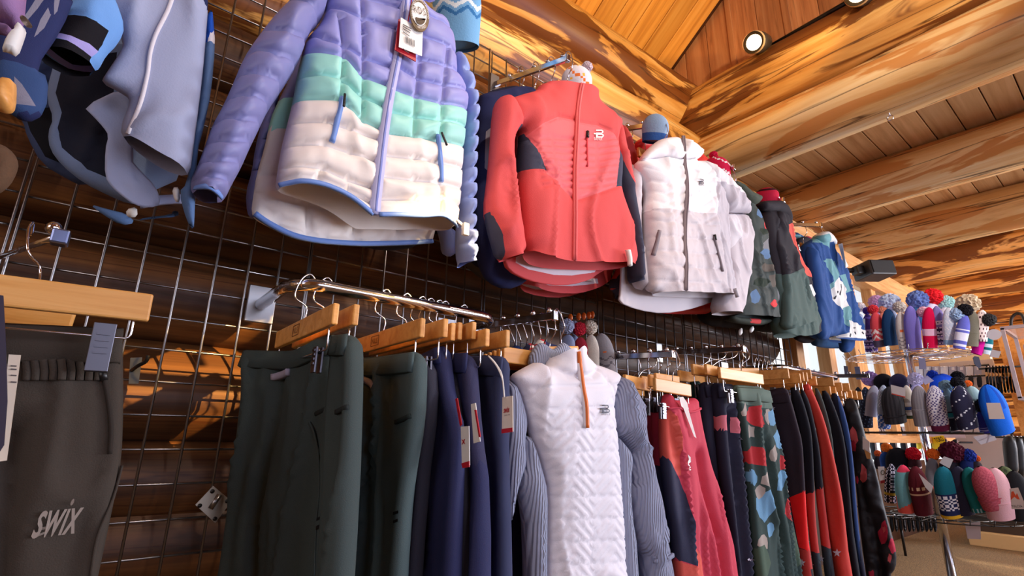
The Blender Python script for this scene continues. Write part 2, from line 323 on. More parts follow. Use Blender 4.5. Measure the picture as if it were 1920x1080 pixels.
class Sheet:
    """a sewn fabric piece: outline in its own plane, domed front and back, seams pressed in, drape folds; open edges leave hems open"""
    def __init__(s, name, parent, pl, out, mats, front=.04, back=.04, W=.06, step=.014, zones=(), quilt=(), qw=.035, qh=.010, folds=(), open_=(), h0=0, smooth=1, creases=(), tilt=None, **kw):
        s.pl = pl; s.h0 = h0; s.front = front; s.W = W; s.folds = folds; s.tilt = tilt
        fl = [i in open_ for i in range(len(out))]
        O, fl = chaikin(pl.uvs(out), fl, smooth)
        # resample
        P = []; G = []
        for i in range(len(O)):
            a = np.array(O[i]); b = np.array(O[(i+1) % len(O)]); n = max(1, int(np.linalg.norm(b-a)/step+.5))
            for k in range(n): P.append(tuple(a+(b-a)*k/n)); G.append(fl[i])
        s.out = P; n = len(P)
        s.A = np.array([P[i] for i in range(n) if not G[i]]); s.B = np.array([P[(i+1) % n] for i in range(n) if not G[i]])
        oa = np.array([P[i] for i in range(n) if G[i]]); ob = np.array([P[(i+1) % n] for i in range(n) if G[i]])
        s.Q = []
        for ln in quilt:
            U = pl.uvs(ln); s.Q += [(U[i], U[i+1]) for i in range(len(U)-1)]
        s.qw = qw; s.qh = qh
        s.CR = []
        for ln, cw, chh in creases: U = pl.uvs(ln); s.CR.append((np.array(U[:-1]), np.array(U[1:]), cw, chh))
        s.SM = list(s.Q)
        for a_, b_, cw_, ch_ in s.CR:
            if abs(ch_) > .01: s.SM += [(tuple(x), tuple(y)) for x, y in zip(a_, b_)]
        Zs = [(pl.uvs(z), mi) for z, mi in zones]
        a = np.array(P); lo = a.min(0); hi = a.max(0)
        gx, gy = np.meshgrid(np.arange(lo[0], hi[0], step), np.arange(lo[1], hi[1], step*1.0)); gx = gx+((np.arange(gx.shape[0]) % 2)*step/2)[:, None]
        G2 = np.stack([gx.ravel(), gy.ravel()], 1); G2 = G2[inpoly(G2, P)]
        allA = np.array(P); allB = np.roll(allA, -1, 0)
        QS_ = {tuple(map(float, x)) for x, _ in s.Q}
        # rings of points just inside the outline and along the seams keep edges and stitching even
        Tn = np.roll(allA, -1, 0)-np.roll(allA, 1, 0); Tn /= np.linalg.norm(Tn, axis=1)[:, None]+1e-9; ar = ((allA[:, 0]*allB[:, 1]-allB[:, 0]*allA[:, 1]).sum()); Nn = np.stack([-Tn[:, 1], Tn[:, 0]], 1)*(1 if ar > 0 else -1)
        keep = [G2[segdist(G2, allA, allB) > step*1.75]] if len(G2) else []
        for f in (.3, .75, 1.35):
            rg = allA+Nn*step*f; rg = rg[inpoly(rg, P)]
            if len(rg): keep.append(rg[segdist(rg, allA, allB) > step*f*.93])
        G2 = np.concatenate(keep) if keep else np.zeros((0, 2))
        for a_, b_ in s.SM:
            a_ = np.array(a_); b_ = np.array(b_); ln_ = np.linalg.norm(b_-a_); m = max(1, int(ln_/step)); nn_ = np.array([-(b_-a_)[1], (b_-a_)[0]])/(ln_+1e-9)
            sa = np.array([x for x, _ in s.SM]); sb = np.array([y for _, y in s.SM])
            if len(G2): G2 = G2[segdist(G2, a_[None], b_[None]) > step*(.85 if (a_[0], a_[1]) in QS_ else 1.6)]
            for sg in ((-1, 1) if (a_[0], a_[1]) in QS_ else (-1, 1, -2.2, 2.2)):
                rg = np.array([a_+(b_-a_)*(k+.5)/m+nn_*sg*step*.55 for k in range(m)]); rg = rg[inpoly(rg, P)]
                if len(rg): rg = rg[(segdist(rg, allA, allB) > step*.6) & (segdist(rg, sa, sb) > step*.5)]
                if len(rg): G2 = np.concatenate([G2, rg])
        ed = []; vs = [Vector(p) for p in P]+[Vector(p) for p in G2]
        for zp, mi in Zs:
            k0 = len(vs); R2 = []
            for i in range(len(zp)):
                a = np.array(zp[i]); b = np.array(zp[(i+1) % len(zp)]); m = max(1, int(np.linalg.norm(b-a)/step))
                R2 += [a+(b-a)*k/m for k in range(m)]
            ins = inpoly(R2, P); ins &= segdist(R2, allA, allB) > step*.3
            idx = {}
            for i, pp in enumerate(R2):
                if ins[i]: idx[i] = len(vs); vs.append(Vector(pp))
            for i in range(len(R2)):
                j = (i+1) % len(R2)
                if i in idx and j in idx: ed.append((idx[i], idx[j]))
        for a, b in s.SM:
            m = max(1, int(np.linalg.norm(np.array(b)-np.array(a))/step)); LP = np.array([np.array(a)+(np.array(b)-np.array(a))*k/m for k in range(m+1)]); ins = inpoly(LP, P) & (segdist(LP, allA, allB) > step*.3); pv = None
            for i_, pp in enumerate(LP):
                if ins[i_]:
                    vs.append(Vector(pp))
                    if pv is not None: ed.append((pv, len(vs)-1))
                    pv = len(vs)-1
                else: pv = None
        v2, _, tf, *_ = geometry.delaunay_2d_cdt(vs, ed, [list(range(n))], 1, step*.08)
        V = np.array([tuple(v) for v in v2]); T = [f for f in tf if len(f) == 3]
        cen = np.array([V[list(f)].mean(0) for f in T]); keep = inpoly(cen, P); T = [f for f, k in zip(T, keep) if k]; cen = cen[keep]
        mi = np.zeros(len(T), int)
        for zp, k in Zs: mi[inpoly(cen, zp)] = k
        used = sorted({i for f in T for i in f}); mp = {o: i for i, o in enumerate(used)}; V = V[used]; T = [tuple(mp[i] for i in f) for f in T]; nv = len(V)
        # orientation CCW
        T = [f if np.cross(V[f[1]]-V[f[0]], V[f[2]]-V[f[0]]) > 0 else f[::-1] for f in T]
        H = s.h(V); d = segdist(V, s.A, s.B) if len(s.A) else np.full(nv, 9.)
        Hb = h0-back*s.dome(d); 
        if tilt: Hb = Hb+s.tl(V)
        X = pl.o+V[:, :1]*pl.e+V[:, 1:]*pl.w
        Vf = X+H[:, None]*pl.n; Vb = X+Hb[:, None]*pl.n
        cnt = {}
        for f in T:
            for a, b in ((f[0], f[1]), (f[1], f[2]), (f[2], f[0])): cnt[(a, b)] = 1
        bd = [(a, b) for a, b in cnt if (b, a) not in cnt]
        share = {}
        for a, b in bd:
            for v in (a, b):
                if d[v] < 1e-4: share[v] = v
        back_i = [share.get(i, nv+i) for i in range(nv)]
        faces = list(T)+[tuple(back_i[i] for i in f[::-1]) for f in T]; mm = list(mi)+list(mi)
        m = MB(); m.add(np.concatenate([Vf, Vb]), faces, mm, True)
        s.mb = m; s.obj = m.build(name, mats, parent, **kw); me = s.obj.data; bm = bmesh.new(); bm.from_mesh(me); bmesh.ops.delete(bm, geom=[v for v in bm.verts if not v.link_faces], context='VERTS'); bm.to_mesh(me); bm.free()
    def dome(s, d): t = np.clip(d/s.W, 0, 1); return np.sqrt(np.maximum(0, 1-(1-t)**2))
    def tl(s, V): return V[:, 0]*0+np.interp(V[:, 1], [s.tilt[0], s.tilt[2]], [s.tilt[1], s.tilt[3]])
    def h(s, V):
        V = np.asarray(V, float).reshape(-1, 2); d = segdist(V, s.A, s.B) if len(s.A) else np.full(len(V), 9.); dm = s.dome(d); H = s.h0+s.front*dm
        if s.tilt: H = H+s.tl(V)
        env = np.clip(d/.03, 0, 1)
        for amp, lu, lv, sd in s.folds:
            if lu < .045: amp = amp*np.clip(d/.09, 0, 1)
            w_ = vnoise(V[:, 0]/lu+vnoise(V[:, 0]*3, V[:, 1]*4, sd+5)*1.2+V[:, 1]*2*sin(sd*2.1), V[:, 1]/lv, sd); H = H+env*amp*(1.6*w_+1.4*(np.clip(1-np.abs(w_)*5, 0, 1)**2-.3))
        if s.Q:
            a = np.array([x for x, _ in s.Q]); b = np.array([y for _, y in s.Q]); dq = np.minimum(segdist(V, a, b), d); t = np.clip(dq/s.qw, 0, 1); H = H+s.qh*np.sqrt(np.maximum(0, 1-(1-t)**2))-s.qh*.45*np.exp(-(dq/.005)**2)+env*s.qh*.22*vnoise(V[:, 0]/.018, V[:, 1]/.03, 3)*np.clip(dq/.01, 0, 1)
        for a, b, cw, ch in s.CR:
            dq = segdist(V, a, b); H = H+env*ch*np.exp(-(dq/cw)**2)
        return H
    def pt(s, px, off=0):
        u = s.pl.uv(*px); return s.pl.p(u[0], u[1], float(s.h([u])[0])+off)
    def strip(s, name, parent, line, w, th, mat, off=0, closed=False, **kw):    # flat tape sewn on the surface
        U = [np.array(u) for u in s.pl.uvs(line)]; U = bez(U, 4) if len(U) > 2 else U; P = []
        for i in range(len(U)-1):
            n = max(1, int(np.linalg.norm(U[i+1]-U[i])/.012))
            P += [U[i]+(U[i+1]-U[i])*k/n for k in range(n)]
        P.append(U[-1]); P = np.array(P); Tn = np.gradient(P, axis=0); Tn /= np.linalg.norm(Tn, axis=1)[:, None]+1e-9; Nn = np.stack([-Tn[:, 1], Tn[:, 0]], 1)
        V = []; m = MB(); n = len(P); H0 = s.h(P)
        for sx, hz in ((-.5, -.002), (-.42, th), (.42, th), (.5, -.002)):
            Q = P+Nn*sx*w; H = H0*.5+s.h(Q)*.5+hz+off; kk = np.ones(7)/7; H = np.convolve(np.pad(H, 3, mode='edge'), kk, 'valid')+.001; V += [s.pl.p(a[0], a[1], b) for a, b in zip(Q, H)]
        Fc = []
        for i in range(n-1):
            for k in range(3): Fc.append((k*n+i, k*n+i+1, (k+1)*n+i+1, (k+1)*n+i))
            Fc.append((3*n+i, 3*n+i+1, i+1, i))
        Fc += [(0, n, 2*n, 3*n), (n-1, 4*n-1, 3*n-1, 2*n-1)]
        m.add(V, Fc, 0, True); return m.build(name, mat, parent, **kw)
    def cord(s, name, parent, line, r, mat, off=0, **kw):
        P = bez([s.pt(p, off) for p in line], 5); return MB().tube(P, r, 6).build(name, mat, parent, **kw)
    def flat(s, name, parent, polys, mat, off=.004, **kw):    # printed / sewn-on flat shapes, given in pixels, laid on the surface
        m = MB()
        mats = mat if isinstance(mat, list) else [mat]
        for po in polys:
            k = 0
            if isinstance(po, tuple): po, k = po
            U = s.pl.uvs(po); v2, _, tf, *_ = geometry.delaunay_2d_cdt([Vector(u) for u in U], [], [list(range(len(U)))], 1, 1e-7); V = np.array([tuple(v) for v in v2]); H = s.h(V); H = np.maximum(H, np.median(H))+off+k*.0006
            m.add([s.pl.p(a[0], a[1], b) for a, b in zip(V, H)], [tuple(f) for f in tf], k)
        return m.build(name, mats, parent, **kw)
    def text(s, name, parent, txt, px0, px1, mat, hgt=None, shear=0, off=.005, bold=0, squeeze=1, **kw):   # text whose baseline runs from px0 to px1
        a = np.array(s.pl.uv(*px0)); b = np.array(s.pl.uv(*px1)); V, T = text_mesh(txt, shear, bold); d = b-a; Ln = np.linalg.norm(d); ex = d/Ln; ey = np.array([-ex[1], ex[0]])
        wd = V[:, 0].max()-V[:, 0].min(); sc = Ln/wd; sy = sc if hgt is None else hgt/.72
        U = a+(V[:, :1]-V[:, 0].min())*sc*ex+V[:, 1:2]*sy*ey; H = s.h(U); H = np.maximum(H, np.median(H))+off; m = MB(); m.add([s.pl.p(x[0], x[1], h) for x, h in zip(U, H)], T); return m.build(name, mat, parent, **kw)
def text_mesh(txt, shear=0, bold=0):
    cu = bpy.data.curves.new('t', 'FONT'); cu.body = txt; cu.shear = shear; cu.offset = bold; cu.resolution_u = 3; o = bpy.data.objects.new('t', cu); COL.objects.link(o)
    dg = bpy.context.evaluated_depsgraph_get(); me = bpy.data.meshes.new_from_object(o.evaluated_get(dg)); V = np.array([tuple(v.co) for v in me.vertices]); T = [tuple(p.vertices) for p in me.polygons]
    bpy.data.objects.remove(o); bpy.data.curves.remove(cu); bpy.data.meshes.remove(me); return V, T
def card(name, parent, pts3, th, mat, nrm, **kw):       # stiff card from a 3D polygon
    n = len(pts3); nrm = np.array(nrm, float); V = [p for p in pts3]+[p-nrm*th for p in pts3]; return MB().add(V, [tuple(range(n)), tuple(range(n, 2*n))[::-1]]+[(i, n+i, n+(i+1) % n, (i+1) % n) for i in range(n)]).build(name, mat, parent, **kw)
def card_text(name, parent, txt, P0, P1, hgt, mat, nrm, shear=0, bold=0):
    V, T = text_mesh(txt, shear, bold); P0 = np.array(P0); P1 = np.array(P1); ex = (P1-P0)/np.linalg.norm(P1-P0); nrm = np.array(nrm, float); ey = np.cross(nrm, ex); ey /= np.linalg.norm(ey); wd = V[:, 0].max()-V[:, 0].min(); sc = np.linalg.norm(P1-P0)/wd
    return MB().add([P0+ex*(v[0]-V[:, 0].min())*sc+ey*v[1]*hgt/.72+nrm*.0008 for v in V], T).build(name, mat, parent)
def lerp2(a, b, t): return (a[0]+(b[0]-a[0])*t, a[1]+(b[1]-a[1])*t)
# ================================================================== UPPER ROW
def dahlie_logo(sh, par, x, y, w, mat, txt=True):   # the striped "B" emblem: px box of width w, with its lettering below
    h = w*.78; sk = .0
    def P(pts): return [(x+a*w, y+b*h) for a, b in pts]
    def ring(x0, y0, x1, y1, t):       # right-hand half loop
        o = [(x0, y0)]; cy = (y0+y1)/2; r = (y1-y0)/2
        o += [(x1-.2+.2*sin(pi*k/8)*1.0, cy-r*cos(pi*k/8)) for k in range(9)]; o += [(x0, y1), (x0, y1-t)]
        o += [(x1-.2-.02+.2*.55*sin(pi*(8-k)/8), cy-(r-t)*cos(pi*(8-k)/8)) for k in range(9)]; o += [(x0, y0+t)]; return o
    pol = [P(ring(.22, 0, .95, .52, .15)), P(ring(.30, .52, 1.0, 1.0, .15)), P([(0, .42), (.6, .42), (.6, .57), (0, .57)]), P([(.22, .57), (.42, .57), (.42, 1), (.22, 1)])]
    sh.flat('emblem', par, pol, mat)
    if txt: sh.text('lettering', par, 'DAEHLIE', (x+.1*w, y+1.28*h), (x+.95*w, y+1.28*h), mat, hgt=None)
def puffer():
    pl = wallp(.40); t = thing('puffer_jacket', 'quilted puffer jacket banded lavender, mint and cream with two hanging tags', 'jacket', at(690, 250, .36))
    LAV, LAVS, MINT, CREAM, TRIM = shiny((150, 152, 214)), shiny((128, 130, 184)), shiny((158, 222, 212)), shiny((238, 228, 222)), shiny((112, 146, 214))
    k = 'b'
    back = q(k, [(480, 250), (440, 330), (408, 400), (385, 520), (350, 640), (335, 740), (328, 800), (345, 830), (400, 862), (500, 912), (600, 936), (700, 946), (800, 952), (900, 952), (1000, 950), (1090, 944), (1105, 880), (1120, 620), (1140, 410), (1100, 250), (980, 60), (590, 0)])
    bs = Sheet('back_panel', t, pl, back, [CREAM, MINT, LAVS], front=.004, back=.06, W=.08, h0=-.09, step=.016, zones=[(q(k, [(300, 430), (1200, 600), (1200, 400), (480, 200), (300, 280)]), 1), (q(k, [(300, 300), (1200, 430), (1200, -90), (300, -90)]), 2)],
               quilt=[q(k, [(330, 640), (1200, 690)]), q(k, [(330, 730), (600, 790), (1200, 830)]), q(k, [(335, 770), (450, 850), (650, 905), (900, 925), (1100, 915)]), q(k, [(560, 780), (560, 940)]), q(k, [(760, 780), (760, 960)]), q(k, [(940, 780), (940, 960)])], folds=[(.004, .05, .2, 2)])
    bs.strip('hem_binding', t, q(k, [(338, 812), (400, 856), (500, 906), (600, 930), (700, 941), (800, 947), (900, 947), (1000, 945), (1085, 940)]), .012, .006, TRIM)
    body = q(k, [(590, -60), (572, 60), (552, 110), (500, 165), (485, 235), (470, 300), (450, 420), (425, 520), (405, 600), (388, 700), (380, 770), (420, 768), (480, 775), (560, 795), (640, 835), (700, 880), (735, 903), (752, 905), (830, 905), (920, 910), (1000, 905), (1060, 922), (1098, 930),
                 (1108, 880), (1120, 760), (1126, 620), (1140, 480), (1145, 410), (1130, 370), (1100, 320), (1095, 250), (1092, 200), (1075, 140), (1040, 85), (985, 65), (950, 20), (930, -60)])
    up = q(k, [(400, 205), (485, 235), (630, 285), (695, 360), (800, 398), (820, 408), (905, 436), (1010, 460), (1200, 468), (1200, -90), (400, -90)])
    low = q(k, [(380, 415), (455, 428), (600, 452), (640, 485), (690, 530), (760, 565), (800, 580), (900, 595), (1000, 605), (1200, 616), (1200, 1000), (380, 1000)])
    H = [[(500, 165), (560, 210), (620, 240), (700, 290), (810, 325)], [(485, 235), (630, 285), (695, 360), (800, 398)], [(475, 335), (610, 368), (690, 440), (785, 480)], [(455, 428), (600, 452), (640, 485), (690, 530), (770, 570)], [(425, 520), (560, 535), (650, 570), (762, 610)], [(400, 612), (550, 625), (650, 660), (750, 695)], [(388, 700), (530, 715), (640, 765), (745, 800)], [(383, 745), (520, 755), (640, 805), (738, 860)],
         [(820, 408), (905, 436), (1010, 460), (1140, 466)], [(830, 320), (920, 370), (1020, 390), (1140, 395)], [(838, 230), (930, 290), (1030, 312), (1100, 320)], [(850, 140), (940, 200), (1060, 235), (1092, 250)], [(865, 60), (960, 110), (1070, 150)], [(812, 497), (900, 515), (1000, 528), (1135, 535)], [(797, 580), (900, 595), (1000, 605), (1130, 612)], [(788, 668), (900, 680), (985, 690), (1122, 700)], [(775, 752), (900, 765), (985, 772), (1115, 780)], [(762, 838), (900, 840), (1000, 832), (1108, 850)],
         [(580, 60), (690, 130), (840, 175)], [(600, -20), (700, 50), (850, 90)],
         [(690, -40), (697, 200), (697, 360), (695, 530)], [(612, 120), (620, 285), (615, 370), (605, 450)], [(930, 120), (918, 300), (905, 436), (895, 590)], [(1035, 240), (1020, 350), (1010, 460), (1003, 605)], [(1000, 770), (1005, 900)], [(535, 720), (520, 770)]]
    zip_ = q(k, [(868, 10), (852, 140), (825, 300), (795, 450), (772, 600), (752, 760), (740, 900)])
    bo = Sheet('body', t, pl, body, [LAV, MINT, CREAM], front=.05, back=.05, W=.09, step=.008, h0=.005, zones=[(q(k, [(380, 100), (1250, 300), (1250, 700), (380, 700)]), 1), (up, 0), (low, 2)], quilt=[q(k, x) for x in H]+[zip_], qw=.030, qh=.014, open_=tuple(range(10, 22)), folds=[(.006, .12, .25, 1)], smooth=1)
    bo.strip('hem_binding', t, q(k, [(381, 768), (420, 768), (480, 775), (560, 795), (640, 833), (700, 877), (733, 900)]), .011, .005, TRIM)
    bo.strip('hem_binding', t, q(k, [(755, 903), (830, 903), (920, 908), (1000, 903), (1060, 920), (1095, 928)]), .011, .005, TRIM)
    bo.strip('zipper_tape', t, zip_, .024, .011, shiny((186, 186, 226))); bo.strip('zipper_teeth', t, zip_, .007, .015, shiny((118, 130, 196)))
    for a, b in (([(612, 448), (590, 540), (570, 622)], [(612, 446), (603, 500)]), ([(990, 588), (998, 680), (1004, 770)], [(992, 588), (1010, 640)])):
        z = bo.strip('pocket_zip', t, q(k, a), .012, .006, TRIM); bo.cord('zip_pull', z, q(k, b), .003, BLACKM, .016)
    # stand collar and hood edge, running out of the top of the frame
    co = Sheet('collar', t, pl, q(k, [(735, -60), (745, 15), (790, 60), (840, 75), (880, 65), (930, 40), (985, 60), (1000, 20), (960, -60)]), [LAV], front=.035, back=.03, W=.05, h0=.055, step=.012, quilt=[q(k, [(745, 15), (800, 45), (860, 50), (990, 30)]), q(k, [(870, -60), (868, 70)])], qw=.03, qh=.012)
    # sleeves
    SL = q(k, [(590, -60), (520, -60), (455, 0), (370, 80), (300, 168), (245, 252), (205, 350), (165, 440), (120, 520), (88, 612), (58, 690), (34, 738), (35, 792), (60, 800), (110, 815), (150, 835), (176, 806), (197, 760), (236, 690), (270, 612), (310, 530), (340, 466), (392, 390), (446, 306), (478, 240), (500, 165), (552, 108), (574, 60)])
    QS = [[(400, 55), (520, 110), (580, 60)], [(300, 168), (400, 215), (500, 200)], [(245, 252), (350, 300), (455, 295)], [(205, 350), (300, 372), (395, 385)], [(165, 440), (250, 452), (345, 462)], [(120, 520), (215, 548), (312, 528)], [(88, 612), (170, 632), (275, 605)], [(58, 690), (130, 705), (236, 690)], [(34, 738), (100, 765), (195, 765)], [(470, -20), (560, 30)]]
    sl = Sheet('sleeve', t, pl, SL, [LAVS], front=.06, back=.05, W=.07, h0=.02, step=.0095, quilt=[q(k, x) for x in QS], qw=.036, qh=.015, open_=tuple(range(12, 15)), folds=[(.006, .05, .3, 4)])
    sl.strip('cuff_binding', t, q(k, [(36, 790), (60, 799), (110, 814), (150, 834)]), .010, .005, TRIM)
    RS = q(k, [(1092, 200), (1130, 230), (1165, 300), (1190, 370), (1202, 440), (1196, 560), (1190, 700), (1190, 820), (1186, 900), (1195, 990), (1190, 1050), (1165, 1070), (1145, 1050), (1138, 960), (1145, 860), (1138, 760), (1145, 640), (1150, 520), (1150, 440), (1145, 410), (1130, 370), (1100, 320)])
    sr = Sheet('sleeve', t, pl, RS, [shiny((146, 166, 226))], front=.05, back=.05, W=.04, h0=-.02, step=.0095, quilt=[q(k, [(1130, y), (1168, y+12), (1205, y-6)]) for y in range(300, 1040, 62)], qw=.03, qh=.016, open_=(10, 11))
    # drawcord toggle and the hanging tags
    MB().box(bo.pt(q(k, [(1082, 965)])[0], .02), .008, .006, .016, bev=.002).build('drawcord_toggle', WHITEP, t); bo.cord('drawcord', t, q(k, [(1060, 925), (1100, 935), (1085, 955)]), .004, WHITEP, .012)
    n = pl.n; P = lambda x, y, o: pl.p(*pl.uv(*q(k, [(x, y)])[0]), .035+o)
    tg = card('swing_tag', t, [P(820, 156, .05), P(886, 196, .05), P(886, 320, .05), P(803, 276, .05)], .003, REDP, n, label='red swing tag')
    wt = card('label_sheet', tg, [P(822, 158, .058), P(908, 206, .058), P(904, 306, .058), P(813, 273, .058)], .001, WHITEP, n)
    m = MB()
    for i in range(9):
        x = 836+i*4.2; m.add([P(x, 231+i*2, .061), P(x+1.2+(i*7 % 3)*.8, 232+i*2, .061), P(x+1.2+(i*7 % 3)*.8, 258+i*2, .061), P(x, 256+i*2, .061)], [(0, 1, 2, 3)])
    for i, y in enumerate((186, 194, 202, 214, 280)): m.add([P(828, y, .061), P(828+34-i*3, y+17, .061), P(828+34-i*3, y+20, .061), P(828, y+4, .061)], [(0, 1, 2, 3)])
    m.build('barcode', plain((40, 40, 60), .6), tg)
    ct = [P(890+37*cos(a)+6*sin(a), 154+64*sin(a), .066) for a in np.linspace(0, 2*pi, 33)[:-1]]; rd = card('round_tag', t, ct, .003, plain((116, 92, 62), .6), n, label='round brown certification tag')
    card('round_tag_face', rd, [P(888+28*cos(a)+5*sin(a), 152+46*sin(a), .068) for a in np.linspace(0, 2*pi, 33)[:-1]], .001, WHITEP, n)
    BR = plain((80, 60, 40), .6)
    card_text('lettering', rd, 'R·D·S', P(866, 148, .070), P(912, 160, .070), .02, BR, n)
    bowl = [P(872+38*i/10, 166+i, .070) for i in range(11)]+[P(891+19*cos(a), 171+24*sin(a), .070) for a in np.linspace(0, pi, 9)]; card('emblem', rd, bowl, .0004, BR, n)
    V = []
    for txt, r0, a0, a1, fl in (('RESPONSIBLE DOWN STANDARD', 1, 200, -20, 1), ('CERTIFIED', 1, 235, 305, -1)):
        vv, T = text_mesh(txt); m = MB(); wd = vv[:, 0].max(); pts = []
        for v in vv:
            a = radians(a0+(a1-a0)*v[0]/wd); rr = .80+(.17*v[1]/.72)*fl+(.15 if fl < 0 else 0); pts.append(P(889+36*rr*cos(a)-6*rr*sin(a), 153-62*rr*sin(a), .070))
        m.add(pts, T).build('lettering', WHITEP, rd)
    MB().tube(bez([P(870, 20, .06), P(884, 60, .07), P(888, 95, .07)]), .0016, 5).build('tag_cord', BLACKM, t); MB().tube(bez([P(870, 20, .06), P(862, 100, .06), P(850, 172, .058)]), .0016, 5).build('tag_cord', REDP, t)
puffer()
def red_jacket():
    pl = wallp(.42); k = 'c'; t = thing('softshell_jacket', 'coral red zipped jacket with charcoal underarm panels and white chest emblem', 'jacket', at(1060, 330, .38))
    RED, RED2, CHAR = fab((210, 78, 80), .7, .3, 500, .05), fab((218, 92, 100), .6, .2, 300, .05, spec=.35), fab((62, 64, 84), .8)
    LIN = fab((226, 214, 226)); P = lambda p: q(k, p)
    b = Sheet('back_panel', t, pl, P([(300, 200), (230, 300), (235, 520), (240, 700), (238, 815), (255, 865), (330, 905), (420, 926), (500, 926), (575, 905), (600, 885), (640, 860), (640, 600), (600, 330), (510, 230)]), [RED, LIN], front=.003, back=.05, W=.08, h0=-.07, zones=[(P([(280, 835), (330, 862), (430, 885), (500, 888), (590, 876), (640, 780), (640, 200), (280, 200)]), 1)])
    # the two layers show red hem facing with white lining above it
    body = P([(300, 190), (215, 213), (178, 228), (190, 300), (205, 360), (235, 335), (240, 370), (232, 440), (229, 515), (228, 560), (238, 700), (244, 802), (300, 845), (350, 858), (405, 867), (480, 870), (560, 873), (640, 872), (683, 866), (680, 815), (662, 740), (640, 660), (622, 605), (616, 575), (622, 510), (622, 458), (605, 430), (606, 380), (628, 312), (575, 275), (528, 242), (512, 216), (470, 203), (430, 190), (350, 168), (322, 160), (306, 178)])
    ins = P([(243, 376), (290, 340), (350, 312), (405, 325), (420, 335), (500, 346), (560, 385), (584, 430), (572, 580), (490, 610), (422, 632), (405, 628), (370, 590), (300, 535), (270, 445)])
    ql = [P([(230, 340+i*27), (330, 375+i*27), (404, 372+i*24)]) for i in range(1, 10)]+[P([(424, 380+i*24), (500, 384+i*23), (590, 378+i*24)]) for i in range(1, 10)]
    ql = [l for l in ql]
    bo = Sheet('body', t, pl, body, [RED, RED2, CHAR], front=.055, back=.05, W=.10, step=.010, zones=[(ins, 1), (P([(200, 300), (240, 360), (266, 440), (297, 522), (228, 508), (195, 530), (180, 420)]), 2), (P([(583, 438), (640, 455), (640, 590), (612, 576), (570, 581)]), 2)], folds=[(.010, .09, .30, 5)], open_=tuple(range(11, 18))+(30, 31, 32, 33, 34),
               quilt=[ins+[ins[0]]]+[P([(262+abs(i-2)*4, 400+i*26), (330, 395+i*26), (402, 402+i*26)]) for i in range(0, 8)]+[P([(424, 400+i*26), (500, 404+i*25), (570, 400+i*24)]) for i in range(0, 8)], qw=.014, qh=.005)
    zp = P([(432, 195), (424, 240), (414, 320), (408, 480), (407, 640), (404, 864)])
    bo.strip('zipper_tape', t, zp, .016, .005, fab((232, 110, 110))); bo.strip('zipper_teeth', t, zp, .005, .008, fab((214, 88, 92)))
    bo.strip('chest_pocket_zip', t, P([(452, 376), (455, 440), (458, 505)]), .006, .003, fab((208, 70, 78))); bo.strip('zip_pull', t, P([(452, 374), (453, 398)]), .009, .008, BLACKM)
    x, y = P([(478, 368)])[0]; dahlie_logo(bo, t, x, y, 18, plain((250, 245, 240), .5))
    bo.strip('drawcord_toggle', t, P([(585, 832), (589, 862), (590, 892)]), .013, .010, WHITEP, .01)
    Sheet('collar_lining', t, pl, P([(330, 172), (380, 168), (440, 188), (520, 215), (530, 250), (500, 235), (430, 200), (350, 178)]), [fab((44, 48, 92))], front=.01, back=.02, W=.03, h0=-.03)
    sl = Sheet('sleeve', t, pl, P([(180, 213), (145, 222), (130, 260), (120, 400), (110, 520), (93, 650), (110, 730), (130, 800), (146, 853), (190, 845), (238, 830), (235, 780), (225, 700), (215, 620), (202, 530), (190, 430), (205, 360), (236, 338), (215, 260)]), [RED, CHAR], front=.042, back=.045, W=.05, h0=.012, step=.010, zones=[(P([(180, 420), (212, 340), (242, 330), (245, 420), (205, 520), (198, 530)]), 1), (P([(88, 640), (108, 690), (136, 770), (156, 856), (130, 880), (80, 700)]), 1)], folds=[(.014, .06, .12, 9), (.005, .03, .06, 2)], open_=(8, 9))
    sr = Sheet('sleeve', t, pl, P([(600, 290), (632, 320), (652, 430), (668, 520), (680, 585), (692, 660), (700, 700), (708, 780), (714, 850), (720, 924), (692, 932), (690, 860), (680, 790), (672, 720), (650, 640), (628, 560), (618, 470), (600, 400)]), [RED, CHAR], front=.05, back=.045, W=.04, h0=-.015, step=.010, zones=[(P([(618, 450), (640, 520), (668, 600), (690, 690), (706, 770), (725, 930), (690, 935), (672, 700), (640, 620), (600, 480)]), 1)], folds=[(.006, .05, .12, 10)], open_=(9,))
    # the same jacket hung behind it: hem, lining and sleeve show
    t2 = thing('softshell_jacket', 'second coral red jacket hanging directly behind the front one, only hem and cuff showing', 'jacket', at(1050, 540, .22)); p2 = wallp(.235)
    h2 = Sheet('body', t2, p2, P([(160, 300), (130, 600), (125, 760), (170, 880), (200, 860), (230, 930), (300, 970), (400, 987), (480, 977), (560, 943), (598, 908), (640, 700), (620, 330), (500, 240), (300, 220)]), [RED, LIN, CHAR], front=.03, back=.04, W=.06, zones=[(P([(230, 895), (330, 925), (420, 932), (520, 925), (520, 945), (420, 955), (330, 952), (240, 925)]), 1), (P([(105, 690), (140, 770), (150, 860), (130, 880)]), 2)], folds=[(.008, .09, .2, 2)], open_=tuple(range(5, 10)))
    Sheet('sleeve', t2, p2, P([(600, 300), (655, 420), (680, 600), (700, 760), (702, 985), (605, 1005), (590, 985), (560, 955), (600, 880), (640, 700)]), [RED, CHAR], front=.04, back=.03, W=.05, h0=.03, zones=[(P([(560, 945), (600, 900), (628, 990), (600, 1010)]), 1)], open_=(4, 5))
    h2.strip('drawcord_toggle', t2, P([(462, 930), (482, 933)]), .014, .010, WHITEP, .01)
red_jacket()
